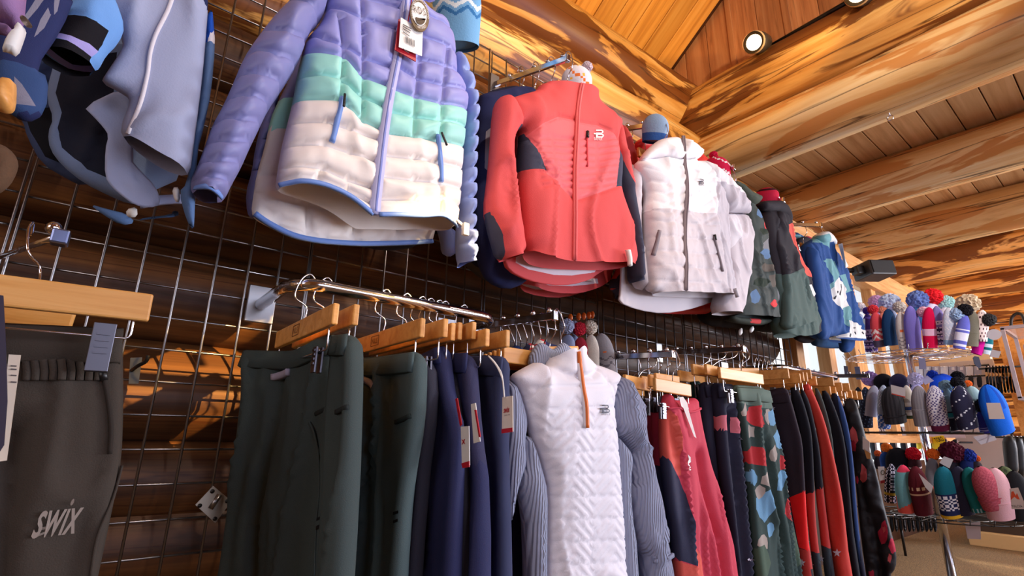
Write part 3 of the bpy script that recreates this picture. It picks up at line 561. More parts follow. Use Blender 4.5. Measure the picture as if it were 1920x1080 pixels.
def white_jacket():
    pl = wallp(.42); k = 'd'; P = lambda p: q(k, p); t = thing('softshell_jacket', 'white and pale grey hooded jacket with small dark chest emblem', 'jacket', at(1290, 430, .38))
    WH, GR, GR2 = fab((236, 232, 236), .6, .2, 300, .03), fab((206, 198, 204), .65, .2, 300, .04), fab((198, 192, 200), .7, .25, 300, .04)
    body = P([(150, 255), (105, 268), (100, 300), (135, 350), (150, 400), (140, 470), (145, 560), (142, 680), (155, 780), (162, 800), (250, 804), (350, 808), (440, 810), (495, 812), (480, 740), (466, 600), (456, 480), (470, 380), (440, 320), (390, 286), (346, 262), (262, 285), (180, 270)])
    ql = [P([(110, 300+i*38), (190, 345+i*38), (252, 300+i*38)]) for i in range(6)]+[P([(262, 300+i*38), (330, 345+i*38), (400, 300+i*38)]) for i in range(6)]+[P([(130, 520+i*58), (250, 535+i*58), (400, 540+i*58)]) for i in range(5)]
    bo = Sheet('body', t, pl, body, [WH, GR, GR2], front=.05, back=.05, W=.10, step=.010, h0=.01, zones=[(P([(100, 468), (150, 470), (250, 486), (390, 496), (520, 500), (520, 850), (100, 850)]), 1), (P([(388, 365), (460, 400), (600, 480), (600, 850), (436, 850), (420, 700), (392, 500)]), 2)],
               quilt=ql+[P([(388, 365), (392, 500), (420, 700), (436, 810)])], qw=.016, qh=.0035, folds=[(.007, .08, .2, 4), (.003, .03, .05, 5)], open_=tuple(range(9, 13))+(20, 21, 22))
    zp = P([(255, 188), (258, 300), (256, 500), (252, 802)]); bo.strip('zipper_tape', t, zp, .016, .006, fab((150, 136, 140))); bo.strip('zipper_teeth', t, zp, .005, .009, fab((120, 108, 116)))
    for a in ([(163, 560), (157, 610), (149, 655)], [(372, 586), (386, 650), (404, 726)]): bo.strip('pocket_zip', t, P(a), .012, .004, fab((132, 122, 128)))
    bo.strip('zip_pull', t, P([(371, 580), (376, 602)]), .009, .008, BLACKM)
    x, y = P([(305, 360)])[0]; dahlie_logo(bo, t, x, y, 12, plain((60, 60, 74), .5), True)
    bo.strip('drawcord_toggle', t, P([(440, 795), (450, 830)]), .016, .010, fab((190, 186, 194)), .01)
    Sheet('back_panel', t, pl, P([(120, 300), (110, 780), (98, 822), (180, 856), (280, 871), (380, 856), (460, 830), (500, 810), (470, 400), (350, 262)]), [GR], front=.003, back=.03, W=.06, h0=-.06)
    co = Sheet('hood', t, pl, P([(105, 280), (125, 240), (160, 205), (190, 186), (250, 180), (300, 200), (330, 230), (348, 260), (330, 270), (262, 288), (190, 275), (150, 262)]), [WH], front=.05, back=.06, W=.06, h0=.03, step=.011, folds=[(.012, .05, .06, 3)], creases=[(P([(255, 182), (258, 285)]), .01, -.012)])
    Sheet('sleeve', t, pl, P([(346, 264), (390, 286), (445, 330), (505, 400), (557, 482), (540, 478), (500, 478), (460, 476), (430, 420), (390, 370)]), [WH, GR2], front=.05, back=.05, W=.05, h0=.02, step=.011, zones=[(P([(380, 360), (450, 385), (520, 430), (570, 500), (380, 500)]), 1)], folds=[(.008, .05, .1, 5)])
    sl = Sheet('sleeve', t, pl, P([(456, 476), (500, 474), (555, 478), (578, 528), (576, 650), (560, 780), (544, 882), (500, 880), (440, 872), (465, 760), (482, 700), (466, 600)]), [GR, fab((226, 222, 228))], front=.045, back=.05, W=.05, h0=-.01, step=.011, zones=[(P([(455, 470), (505, 480), (512, 570), (490, 610), (460, 640)]), 1)], folds=[(.008, .06, .15, 6)], open_=(6, 7))
    Sheet('sleeve', t, pl, P([(104, 258), (92, 300), (90, 400), (110, 520), (120, 640), (130, 760), (165, 790), (160, 700), (140, 560), (136, 400), (140, 300)]), [GR2], front=.04, back=.04, W=.04, h0=-.02, folds=[(.006, .05, .12, 6)])
    t2 = thing('quilted_jacket', 'red jacket hidden behind the white hooded jacket, collar and hem showing', 'jacket', at(1240, 560, .26)); p2 = wallp(.24)
    RD = shiny((206, 44, 44)); Sheet('body', t2, p2, P([(70, 300), (85, 780), (90, 840), (200, 882), (330, 885), (436, 882), (442, 840), (445, 300), (345, 205), (185, 185), (110, 210)]), [RD], front=.03, back=.03, W=.06, folds=[(.01, .06, .2, 3)])
    Sheet('collar', t2, p2, P([(75, 235), (72, 205), (100, 190), (150, 180), (190, 185), (180, 225), (120, 240)]), [RD], front=.04, back=.03, W=.04, h0=.05, folds=[(.01, .03, .03, 3)])
    t3 = thing('jacket', 'tan brown jacket between the coral and the white jacket, only its low hem showing', 'jacket', at(1130, 560, .24)); Sheet('body', t3, wallp(.16), q('c', [(420, 700), (600, 820), (690, 990), (640, 1020), (520, 1000), (440, 985)])+q('d', [(230, 870), (330, 890), (330, 700)]), [fab((122, 96, 78))], front=.03, back=.03, W=.05)
white_jacket()
def blobs(polyfn, cx, cy, rx, ry, sd, n=9):
    r = random.Random(sd); o = []
    for i in range(n):
        a = 2*pi*i/n; f = .65+.6*r.random(); o.append((cx+rx*f*cos(a), cy+ry*f*sin(a)))
    return polyfn(o)
def right_jackets():
    k = 'D'; P = lambda p: q(k, p)
    OL = fab((70, 78, 66), .8, .3, 400); pl = wallp(.40)
    t = thing('camouflage_jacket', 'dark green camouflage insulated jacket with blue and red blotches', 'jacket', at(1430, 480, .36)); 
    cb = P([(300, 190), (340, 215), (385, 260), (425, 330), (450, 450), (475, 560), (500, 680), (520, 800), (524, 890), (470, 890), (330, 878), (300, 870), (320, 600), (330, 330)])
    zs = [(blobs(P, 380, 318, 22, 26, 1), 1), (blobs(P, 428, 385, 22, 40, 2), 2), (blobs(P, 430, 490, 46, 34, 3), 3), (blobs(P, 420, 545, 46, 30, 4), 1), (blobs(P, 470, 680, 40, 40, 5), 4), (blobs(P, 355, 780, 26, 40, 6), 1), (blobs(P, 462, 818, 34, 26, 7, 6), 2), (blobs(P, 440, 620, 70, 24, 8), 4), (blobs(P, 400, 420, 30, 22, 9), 5), (blobs(P, 390, 700, 36, 30, 10), 5), (blobs(P, 505, 760, 12, 40, 12), 3)]
    bo = Sheet('body', t, pl, cb, [fab((52, 62, 60), .7, .3, 300), fab((92, 122, 158)), fab((226, 68, 70)), fab((128, 128, 132)), fab((96, 88, 80)), fab((40, 52, 42))], front=.05, back=.05, W=.08, step=.012, zones=zs, folds=[(.010, .06, .12, 4)], creases=[(P([(330, 520+i*95), (420, 540+i*95), (520, 520+i*95)]), .008, -.005) for i in range(4)], open_=(8, 9, 10))
    Sheet('hood', t, pl, P([(225, 130), (262, 140), (320, 190), (370, 210), (390, 245), (370, 270), (330, 260), (270, 190)]), [OL], front=.05, back=.05, W=.05, h0=.03, folds=[(.012, .04, .04, 5)])
    Sheet('hem_band', t, pl, P([(295, 868), (340, 880), (470, 890), (524, 888), (516, 915), (450, 928), (340, 912), (300, 895)]), [fab((54, 60, 52)), fab((200, 60, 60))], front=.02, back=.06, W=.03, h0=-.02, zones=[(P([(390, 890), (450, 885), (445, 920), (392, 915)]), 1)])
    Sheet('drawcord_toggle', t, wallp(.36), P([(372, 970), (385, 935), (402, 935), (392, 972)]), [WHITEP], front=.008, back=.008, W=.01); Sheet('drawcord_toggle', t, wallp(.36), P([(312, 985), (322, 945), (338, 945), (330, 987)]), [WHITEP], front=.008, back=.008, W=.01)
    t = thing('jacket', 'black jacket behind the camouflage jacket, its shadowed hem hanging lower', 'jacket', at(1370, 600, .24)); Sheet('body', t, wallp(.22), P([(90, 600), (90, 880), (150, 935), (260, 945), (400, 960), (520, 975), (600, 960), (600, 500), (400, 300), (250, 300)]), [fab((34, 32, 34))], front=.04, back=.04, W=.06, folds=[(.01, .06, .2, 3)])
    # black / coral / green jacket
    pl = wallp(.40); t = thing('softshell_jacket', 'black and dark green jacket with slanting coral shoulder panel', 'jacket', at(1490, 500, .36)); BK, CO, GN = fab((46, 42, 48)), fab((226, 94, 80)), fab((76, 96, 90), .8, .3, 400)
    b = P([(445, 290), (500, 270), (548, 280), (580, 345), (600, 420), (640, 530), (690, 660), (700, 740), (720, 850), (752, 945), (700, 990), (600, 1000), (520, 968), (510, 800), (490, 640), (460, 470), (440, 370)])
    bo = Sheet('body', t, pl, b, [BK, CO, GN], front=.05, back=.05, W=.08, step=.012, folds=[(.009, .06, .2, 6)], zones=[(P([(530, 385), (560, 370), (640, 530), (694, 684), (632, 655), (585, 520)]), 1), (P([(480, 640), (525, 660), (615, 622), (680, 790), (725, 900), (700, 1010), (500, 1000)]), 2)], open_=(9, 10, 11))
    sl = Sheet('sleeve', t, pl, P([(485, 300), (508, 300), (528, 388), (556, 450), (586, 530), (618, 622), (670, 760), (716, 900), (600, 940), (516, 970), (520, 830), (510, 640), (470, 450)]), [BK, GN], front=.03, back=.03, W=.04, h0=.035, step=.012, zones=[(P([(480, 650), (525, 660), (615, 620), (730, 900), (500, 1000)]), 1)], folds=[(.010, .05, .12, 7)], creases=[(P([(525, 865), (620, 858), (700, 880)]), .004, .003)], open_=(7, 8))
    Sheet('collar', t, pl, P([(408, 240), (470, 232), (540, 235), (586, 330), (575, 390), (530, 300), (450, 300)]), [BK], front=.04, back=.05, W=.04, h0=.01)
    bo.flat('print', t, [P([(600+dx, 490+dy), (606+dx, 486+dy), (610+dx, 494+dy), (603+dx, 498+dy)]) for dx, dy in ((0, 0), (8, 14), (16, 4), (2, 24), (18, 26))], WHITEP, off=.004)
    bo.flat('print', t, [P([(645, 715), (664, 712), (684, 765), (672, 790), (655, 750)])], WHITEP, off=.004)
    t = thing('jacket', 'dark jacket hanging between the green-hemmed jacket and the blue jacket', 'jacket', at(1510, 480, .26)); Sheet('body', t, wallp(.24), P([(630, 450), (690, 425), (725, 440), (740, 600), (760, 1000), (700, 1040), (620, 1000), (600, 600)]), [fab((38, 34, 44)), fab((190, 40, 70))], front=.03, back=.03, W=.05, zones=[(P([(680, 430), (720, 430), (710, 460)]), 1)])
    # blue patterned jacket
    pl = wallp(.40); t = thing('softshell_jacket', 'cobalt blue jacket with teal and white mountain pattern, a white swing tag', 'jacket', at(1550, 560, .36)); BL, TE, WT, DK = fab((36, 76, 138)), fab((110, 160, 166)), fab((222, 222, 218)), fab((30, 60, 110))
    b = P([(672, 490), (690, 465), (735, 440), (760, 410), (800, 430), (840, 540), (885, 600), (910, 700), (960, 860), (1002, 1010), (960, 1025), (900, 1020), (830, 1005), (860, 990), (800, 1000), (735, 1010), (730, 900), (715, 760), (690, 620)])
    zs = [(P([(735, 580), (762, 565), (805, 580), (820, 660), (812, 690), (775, 760), (762, 745), (790, 690), (770, 620)]), 1), (P([(815, 672), (850, 700), (885, 825), (840, 855), (800, 800), (775, 762)]), 2), (P([(830, 660), (870, 650), (902, 745), (868, 760), (850, 700)]), 1), (P([(838, 850), (885, 825), (905, 905), (880, 950), (850, 900)]), 1), (P([(875, 905), (930, 925), (1010, 1015), (830, 1000), (880, 975)]), 2), (P([(700, 470), (760, 410), (790, 440), (780, 510), (740, 480)]), 1)]
    bo = Sheet('body', t, pl, b, [BL, TE, WT], front=.05, back=.05, W=.07, step=.011, zones=zs, folds=[(.010, .06, .2, 8)], open_=tuple(range(9, 13)))
    BK2 = plain((40, 44, 60), .6)
    for a in ([(800, 790), (812, 750)], [(820, 770), (836, 720)], [(826, 725), (834, 712)], [(900, 955), (920, 950)], [(920, 990), (916, 972)], [(950, 965), (965, 985)], [(885, 1000), (890, 985)]): bo.strip('print_line', t, P(a), .008, .002, BK2)
    Sheet('sleeve', t, pl, P([(672, 490), (700, 500), (740, 600), (780, 720), (800, 850), (792, 1020), (735, 1010), (725, 900), (705, 720), (685, 600)]), [BL], front=.04, back=.03, W=.05, h0=.02, folds=[(.006, .05, .2, 3)])
    Sheet('sleeve', t, pl, P([(800, 480), (850, 530), (885, 600), (920, 720), (965, 870), (1005, 1005), (1000, 1075), (955, 1080), (950, 1020), (880, 760)]), [BL, fab((200, 40, 70))], front=.03, back=.03, W=.04, h0=-.05, zones=[(P([(845, 590), (860, 590), (862, 630), (850, 630)]), 1)])
    Sheet('collar', t, pl, P([(720, 440), (745, 412), (775, 410), (815, 470), (820, 500), (790, 470), (760, 490)]), [WT, TE], front=.035, back=.04, W=.03, h0=.03, zones=[(P([(720, 440), (760, 430), (790, 505), (760, 500)]), 1)])
    n = pl.n; card('swing_tag', t, [bo.pt(p, .04) for p in P([(800, 492), (820, 488), (838, 618), (822, 628), (812, 600)])], .002, WHITEP, n)
    t = thing('jacket', 'teal and white patterned jacket behind the cobalt blue jacket', 'jacket', at(1490, 450, .2)); Sheet('body', t, wallp(.18), P([(595, 430), (630, 402), (670, 420), (690, 480), (700, 800), (720, 1040), (800, 1060), (900, 1060), (960, 1045), (900, 700), (700, 500)]), [fab((44, 84, 130)), TE, WT], front=.03, back=.03, W=.05, zones=[(P([(600, 420), (640, 430), (660, 480), (600, 500)]), 1), (P([(630, 400), (675, 415), (670, 440), (640, 425)]), 2)])
    for i, (x, y) in enumerate(((650, 1045), (700, 1040), (740, 1050))): pass
right_jackets()
def left_jackets():
    k = 'a'; P = lambda p: q(k, p)
    pl = wallp(.42); GB, LB, NV, BLK, LV, RO, SB, WT = fab((158, 166, 196), .7, .2, 300, .04), fab((112, 162, 226)), fab((34, 42, 84)), fab((18, 16, 24)), fab((166, 158, 220)), fab((28, 84, 190)), fab((92, 122, 168)), fab((226, 222, 230))
    t = thing('softshell_jacket', 'pale blue-grey jacket with curved white piping and black striped cuff', 'jacket', at(280, 150, .40))
    body = P([(430, -60), (540, 90), (592, 200), (588, 240), (500, 370), (490, 395), (560, 430), (625, 470), (618, 520), (588, 590), (580, 650), (640, 685), (720, 740), (800, 790), (870, 825), (915, 848), (935, 690), (960, 500), (980, 330), (995, 150), (1003, 40), (1000, -60)])
    bo = Sheet('body', t, pl, body, [GB, NV], front=.03, back=.03, W=.05, step=.010, zones=[(P([(945, -20), (960, 10), (1000, 62), (1020, -60), (940, -60)]), 1)], folds=[(.010, .07, .25, 5)], open_=tuple(range(10, 15)))
    bo.strip('piping', t, P([(840, -40), (828, 10), (800, 90), (745, 200), (718, 290), (705, 390), (670, 530), (612, 666)]), .007, .003, WT)
    bo.flat('print', t, [P([(960, -8), (972, 0), (984, -8), (984, 4), (996, 10), (984, 14), (990, 26), (978, 14), (966, 12), (974, 6)])], WHITEP, off=.003)
    sl = Sheet('sleeve', t, pl, P([(430, -60), (395, 30), (345, 110), (280, 190), (215, 268), (168, 335), (240, 358), (330, 385), (420, 407), (470, 416), (510, 340), (570, 280), (595, 208), (560, 110), (480, -60)]), [LB, BLK, LV, GB], front=.05, back=.04, W=.06, h0=.05, step=.010, zones=[(P([(310, 203), (415, 240), (518, 272), (470, 360), (350, 330), (232, 276)]), 1), (P([(232, 278), (350, 330), (470, 358), (440, 390), (330, 350), (222, 300)]), 2), (P([(212, 304), (330, 350), (440, 390), (422, 412), (290, 380), (180, 335)]), 1), (P([(100, 335), (290, 160), (400, -60), (420, -60), (330, 150), (190, 330)]), 3)], folds=[(.006, .05, .2, 6)], open_=(5, 6, 7, 8))
    rs = Sheet('sleeve', t, pl, P([(995, 60), (1010, 20), (1040, -20), (1048, 60), (1056, 160), (1036, 400), (1000, 570), (965, 700), (955, 1000), (950, 1085), (915, 1030), (875, 890), (915, 850), (940, 690), (965, 480), (985, 300)]), [SB, RO, WT], front=.03, back=.04, W=.04, h0=-.04, step=.011, zones=[(P([(985, 60), (1050, -20), (1060, 115), (1020, 170), (985, 170)]), 1), (P([(1022, 128), (1058, 112), (1060, 165), (1010, 170)]), 2)], folds=[(.006, .04, .1, 6)])
    Sheet('back_panel', t, pl, P([(400, 420), (450, 470), (505, 530), (530, 570), (512, 640), (510, 780), (545, 832), (600, 880), (660, 925), (740, 942), (800, 922), (770, 830), (700, 760), (640, 690), (700, 400), (600, 330)]), [GB], front=.004, back=.02, W=.05, h0=-.07, folds=[(.01, .05, .1, 3)])
    Sheet('drawcord_toggle', t, wallp(.36), P([(828, 905), (866, 900), (868, 978), (840, 970)]), [WHITEP], front=.008, back=.008, W=.01)
    p2 = wallp(.26); t = thing('softshell_jacket', 'steel blue jacket with open dark lining hanging behind the pale blue-grey one', 'jacket', at(180, 300, .26))
    b2 = Sheet('body', t, p2, P([(300, 200), (238, 370), (225, 480), (258, 570), (230, 640), (240, 720), (300, 800), (400, 880), (520, 940), (620, 982), (690, 978), (692, 940), (900, 850), (960, 300), (700, -40)]), [fab((116, 134, 168)), fab((28, 30, 44))], front=.03, back=.03, W=.04, step=.012, zones=[(P([(300, 350), (270, 470), (300, 570), (280, 640), (300, 730), (420, 840), (560, 900), (640, 940), (680, 935), (560, 850), (520, 780), (560, 300)]), 1)], folds=[(.01, .05, .12, 4)])
    Sheet('back_panel', t, p2, P([(430, 950), (520, 975), (620, 1000), (660, 1046), (590, 1058), (500, 1005)]), [SB], front=.01, back=.01, W=.02, h0=-.04); b2.strip('hem_strap', t, P([(665, 1005), (760, 995), (865, 995)]), .02, .006, fab((150, 156, 190)), .01)
    Sheet('drawcord_toggle', t, wallp(.28), P([(606, 1010), (660, 995), (664, 1046), (612, 1050)]), [WHITEP], front=.008, back=.008, W=.01); Sheet('hem_band', t, p2, P([(660, 1050), (760, 1038), (865, 1030), (868, 1005), (840, 1000), (832, 1020), (700, 1034)]), [SB], front=.012, back=.012, W=.02, h0=-.02)
    p3 = wallp(.16); t = thing('softshell_jacket', 'navy jacket with low drooping hem, deepest of the far left jackets', 'jacket', at(100, 250, .16))
    Sheet('body', t, p3, P([(-40, 300), (60, 540), (110, 580), (130, 660), (200, 790), (320, 862), (400, 900), (520, 850), (520, 300), (300, -60), (-60, -60)]), [fab((62, 76, 112)), fab((16, 18, 28))], front=.03, back=.03, W=.05, step=.014, zones=[(P([(120, 560), (240, 540), (300, 700), (330, 820), (220, 770), (150, 650)]), 1)], folds=[(.01, .05, .12, 4)])
    # garments leaning into the left edge, nearest the camera
    k = 'A'; p4 = wallp(.52); t = thing('patterned_jacket', 'navy jacket with pale grey slashes at the far left edge', 'jacket', at(60, 60, .5))
    Sheet('body', t, p4, P([(-60, -60), (-60, 760), (100, 900), (215, 950), (360, 880), (380, 600), (270, 540), (480, 240), (600, -60)]), [fab((40, 48, 92)), fab((132, 130, 148)), fab((52, 76, 122))], front=.03, back=.04, W=.06, step=.011, zones=[(P([(320, -40), (360, 40), (290, 130), (205, 225), (190, 190), (260, 90)]), 1), (P([(380, 110), (402, 160), (350, 260), (270, 332), (320, 200)]), 1), (P([(440, -40), (490, -40), (450, 130), (425, 160), (425, 80)]), 1), (P([(-80, 480), (150, 530), (280, 550), (370, 620), (360, 900), (100, 900), (-80, 800)]), 2), (P([(120, 640), (180, 700), (285, 858), (130, 845)]), 1)], folds=[(.010, .05, .15, 3)])
    t = thing('fleece_jacket', 'mauve sleeve with white drawcord toggle in the top left corner', 'jacket', at(10, 20, .6)); p5 = wallp(.62)
    s5 = Sheet('sleeve', t, p5, P([(-60, -60), (212, -60), (195, 120), (180, 225), (150, 248), (80, 200), (-60, 175)]), [fab((150, 116, 164))], front=.05, back=.03, W=.04, folds=[(.005, .05, .1, 3)]); Sheet('cuff', t, p5, P([(-60, 185), (70, 205), (105, 240), (95, 275), (-60, 240)]), [fab((140, 108, 152))], front=.02, back=.02, W=.02)
    Sheet('drawcord_toggle', t, p5, P([(22, 470), (65, 340), (120, 305), (125, 262), (165, 250), (220, 310), (205, 370), (152, 516), (82, 478)]), [WHITEP], front=.018, back=.01, W=.014, h0=.02); Sheet('toggle_cap', t, p5, P([(165, 245), (185, 218), (225, 245), (272, 310), (255, 325), (215, 312)]), [fab((226, 206, 190))], front=.012, back=.01, W=.012, h0=.03)
    t = thing('wooden_coat_hanger', 'blurred end of a thick pale wooden hanger at the left edge', 'hanger', at(8, 180, .6)); Sheet('bar', t, p5, P([(-80, 620), (60, 625), (125, 650), (132, 700), (125, 850), (90, 890), (-80, 850)]), [HANGW], front=.025, back=.02, W=.02)
    k = 'a'; t = thing('fleece_jacket', 'brown fleece cuff hanging out of focus at the left edge', 'jacket', at(10, 320, .55)); Sheet('sleeve', t, wallp(.55), P([(-60, 690), (20, 700), (70, 740), (92, 790), (80, 840), (50, 895), (0, 935), (-60, 940)]), [fab((96, 72, 54), .95, .8, 120)], front=.03, back=.03, W=.04)
left_jackets()
t = thing('softshell_jacket', 'navy jacket with grey elbow patch left of the coral jacket', 'jacket', at(910, 300, .26)); 
Sheet('body', t, wallp(.26), q('c', [(75, 215), (90, 200), (150, 190), (230, 170), (300, 180), (310, 300), (300, 900), (220, 960), (150, 955), (90, 900), (60, 770), (50, 600), (65, 400)]), [fab((38, 46, 92)), fab((150, 150, 170)), fab((26, 30, 52))], front=.04, back=.04, W=.06, zones=[(q('c', [(88, 360), (112, 340), (120, 400), (100, 520), (84, 500)]), 1)], folds=[(.01, .06, .2, 3)])
t = thing('softshell_jacket', 'dark navy jacket nearest the wall, beside the puffer sleeve', 'jacket', at(890, 400, .14)); Sheet('body', t, wallp(.12), q('c', [(60, 240), (110, 190), (190, 170), (240, 170), (260, 900), (200, 950), (100, 930), (20, 860), (10, 840), (40, 600)]), [fab((30, 34, 60)), fab((70, 66, 62))], front=.03, back=.03, W=.05, zones=[(q('c', [(0, 830), (60, 880), (160, 930), (260, 940), (260, 1000), (0, 1000)]), 1)], folds=[(.01, .06, .2, 3)])
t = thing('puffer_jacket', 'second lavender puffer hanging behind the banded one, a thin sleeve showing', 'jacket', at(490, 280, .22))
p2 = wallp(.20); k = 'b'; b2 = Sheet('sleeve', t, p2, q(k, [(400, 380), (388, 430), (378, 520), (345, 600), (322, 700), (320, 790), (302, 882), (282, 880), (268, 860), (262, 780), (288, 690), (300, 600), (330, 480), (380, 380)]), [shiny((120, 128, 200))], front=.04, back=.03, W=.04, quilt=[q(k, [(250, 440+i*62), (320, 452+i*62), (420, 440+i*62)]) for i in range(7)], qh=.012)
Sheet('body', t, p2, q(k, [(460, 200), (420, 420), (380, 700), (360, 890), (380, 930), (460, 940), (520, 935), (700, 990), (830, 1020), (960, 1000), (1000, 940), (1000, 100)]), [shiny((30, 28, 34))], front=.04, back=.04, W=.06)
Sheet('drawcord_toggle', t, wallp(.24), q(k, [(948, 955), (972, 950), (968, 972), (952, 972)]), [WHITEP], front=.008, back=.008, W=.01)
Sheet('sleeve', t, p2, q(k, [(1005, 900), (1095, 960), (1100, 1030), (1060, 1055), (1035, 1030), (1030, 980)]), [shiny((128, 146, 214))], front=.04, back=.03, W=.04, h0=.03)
# ================================================================== GRID PANELS, RAILS, HANGERS
def tubem(name, P, r, n=8):
    m = MB().tube(P, r, n); me = bpy.data.meshes.new(name); me.from_pydata(m.v, [], m.f); me.materials.append(STEEL); me.polygons.foreach_set('use_smooth', [True]*len(m.f)); return me
G = .0762; VW = tubem('vertical_wire', [(0, 0, 0), (0, 0, 32*G)], .0031); HW = tubem('horizontal_wire', [(0, 0, 0), (8*G, 0, 0)], .0028)
names = ['at the far left behind the brown trousers', 'between brown trousers and the banded puffer jacket', 'behind the long chrome rail of green trousers', 'behind the white half-zip top', 'behind the coral trousers', 'behind the camouflage trousers', 'last in the row beside the window']
for i, (x0, dz) in enumerate([(-.62, .005), (0, 0), (.615, .008), (1.237, 0), (1.882, -.049), (2.508, 0), (3.118, 0)]):
    t = thing('wire_grid_panel', 'chrome wire grid panel '+names[i], 'grid panel', (x0, 0, .019), 'grid panels along the log wall')
    for j in range(9):
        o = bpy.data.objects.new('vertical_wire', VW); COL.objects.link(o); o.parent = t; o.location = (j*G, -.003, dz)
    for j in range(33):
        o = bpy.data.objects.new('horizontal_wire', HW); COL.objects.link(o); o.parent = t; o.location = (0, .003, j*G+dz)
def urail(label, X0, X1, z, d):
    t = thing('clothes_rail', label, 'rail', (X0, 0, z)); r = .07
    P = [(X0, -.01, z), (X0, -(d-r), z)]+[(X0+r-r*cos(a), -(d-r)-r*sin(a), z) for a in np.linspace(.2, pi/2, 7)]+[(X1-r+r*sin(a), -(d-r)-r*cos(a), z) for a in np.linspace(0, pi/2-.2, 7)]+[(X1, -(d-r), z), (X1, -.01, z)]
    MB().tube(P, .0155, 16).build('tube', CHROME, t)
    for X in (X0, X1): MB().box((X, -.008, z+.0), .035, .004, .05, bev=.002).build('wall_bracket', STEEL, t)
    return t
urail('long chrome U-shaped rail carrying the green and navy trousers', .50, 1.08, 1.228, .30)
urail('chrome U-shaped rail far right carrying dark and red trousers', 2.86, 3.62, 1.255, .30)
def faceout(label, X, z, d, n=5, tilt=0):
    t = thing('faceout_arm', label, 'display arm', (X, 0, z)); MB().box((X, -.008, z+tilt), .022, .004, .045, bev=.002).build('bracket', STEEL, t)
    dv = np.array([0, -d, -tilt]); ln = np.linalg.norm(dv); dv /= ln; MB().box((X, -d/2, z+tilt/2), .006, ln/2, .011, ((1, 0, 0), dv, np.cross((1, 0, 0), dv)), bev=.002).build('bar', CHROME, t)
    for i in range(n):
        zz = z; z = zz+tilt*(1-(.25+.7*i/(n-1))); MB().ball((X, -d*(.25+.7*i/(n-1)), z+.018), .009, n=10).tube([(X, -d*(.25+.7*i/(n-1)), z+.008), (X, -d*(.25+.7*i/(n-1)), z+.016)], .004, 6).build('knob', CHROME, t); z = zz
    MB().box((X, -d-.004, z), .009, .006, .015, bev=.003).build('end_cap', CHROME, t); return t
for X, z, d, l in [(.60, 2.13, .42, 'above the banded puffer jacket'), (1.25, 2.15, .43, 'above the coral jacket'), (1.80, 2.14, .42, 'above the white hooded jacket'), (2.37, 2.145, .42, 'above the camouflage jacket'), (2.88, 2.135, .42, 'above the black and coral jacket'), (3.36, 2.125, .42, 'above the cobalt blue jacket'),
                  (1.19, 1.235, .42, 'carrying the row of half-zip tops'), (1.76, 1.185, .42, 'carrying the coral trousers'), (2.27, 1.262, .42, 'carrying the camouflage trousers'), (3.72, 1.27, .42, 'at the window, right of the last rail')]:
    faceout('chrome display arm with ball stops '+l, X, z, d, tilt=.15 if z > 2 else .03)
t = thing('faceout_arm', 'thin chrome display arm with square end cap at the far left', 'display arm', (-.03, 0, 1.20))
MB().tube([(-.02, -.01, 1.235), at(100, 447, .44)], .005, 8).build('bar', CHROME, t)
e = at(113, 446, .45); MB().box(e, .011, .012, .012, bev=.003).build('end_cap', plain((120, 130, 165), .25, .9), t); MB().ball(at(101, 428, .45), .011, n=10).build('knob', CHROME, t)
def hanger(label, A, B, rail=None, txt=None, rod=True, group=None, h=.043, name='clip_hanger', cat='hanger', th=.0065, drop=.045, clips=True, hookdir=None, cs=1):
    A = np.array(A, float); B = np.array(B, float); c = (A+B)/2; e = (B-A)/np.linalg.norm(B-A); L2 = np.linalg.norm(B-A)/2; nn = np.cross(e, (0, 0, 1)); nn /= np.linalg.norm(nn); up = np.cross(nn, e)
    t = thing(name, label, cat, c, group); MB().box(c-up*h/2, L2, th, h/2, (e, nn, up), bev=.003).build('wooden_bar', HANGW, t)
    if rail is not None:
        r = np.array(rail, float); hd = np.array(hookdir if hookdir is not None else nn, float); s = c+np.array([0, 0, -.005]); top = r+np.array([0, 0, .019])
        P = bez([s, s+(r-s)*.35+e*.004, s*.3+r*.7+hd*.026+np.array([0, 0, -.012]), r+hd*.019, top, r-hd*.017+np.array([0, 0, .004])], 5); MB().tube(P, .0019, 6).build('hook', CHROME, t)
    if rod:
        zb = c-up*(h+drop); l = L2*.86; MB().tube(bez([c-e*l-up*h*.9, c-e*l-up*(h+drop-.006), c-e*(l-.006)-up*(h+drop)], 3)+bez([c+e*(l-.006)-up*(h+drop), c+e*l-up*(h+drop-.006), c+e*l-up*h*.9], 3), .0019, 6).build('rod', CHROME, t)
        if clips:
            for s_ in (-1, 1):
                k = zb+e*s_*l*.72; m = MB().box(k-up*.016+nn*.006, (.010*cs), .0025, .026*cs, (e, nn, up), bev=.001).box(k-up*.016-nn*.006, .010*cs, .0025, .026*cs, (e, nn, up), bev=.001); m.tube([k+nn*.006+up*.002, k-nn*.006+up*.002], .006, 8)
                for i in range(4): m.box(k-up*(.005+.009*i-.008)+nn*.0095, .008, .001, .002, (e, nn, up))
                m.build('clip', plain((92, 90, 98), .35, .9), t)
    if txt:   # stamped on the side that faces left
        s = -1 if nn[0] > 0 else 1; n2 = nn*s; ex = e if np.dot(np.cross(n2, e), up) > 0 else -e; mid = c-up*h/2+n2*(th+.0005)-ex*.03
        card_text('stamp', t, txt, mid-ex*.016-up*.007, mid+ex*.016-up*.007, .014, plain((120, 70, 30), .6), n2); m = MB()
        for a, b in ((-.022, 0), (.022, 0)): m.box(mid+ex*a, .0007, .0005, .012, (ex, n2, up))
        for b in (-.012, .012): m.box(mid+up*b, .022, .0005, .0007, (ex, n2, up))
        m.build('stamp_frame', plain((120, 70, 30), .6), t)
    return t
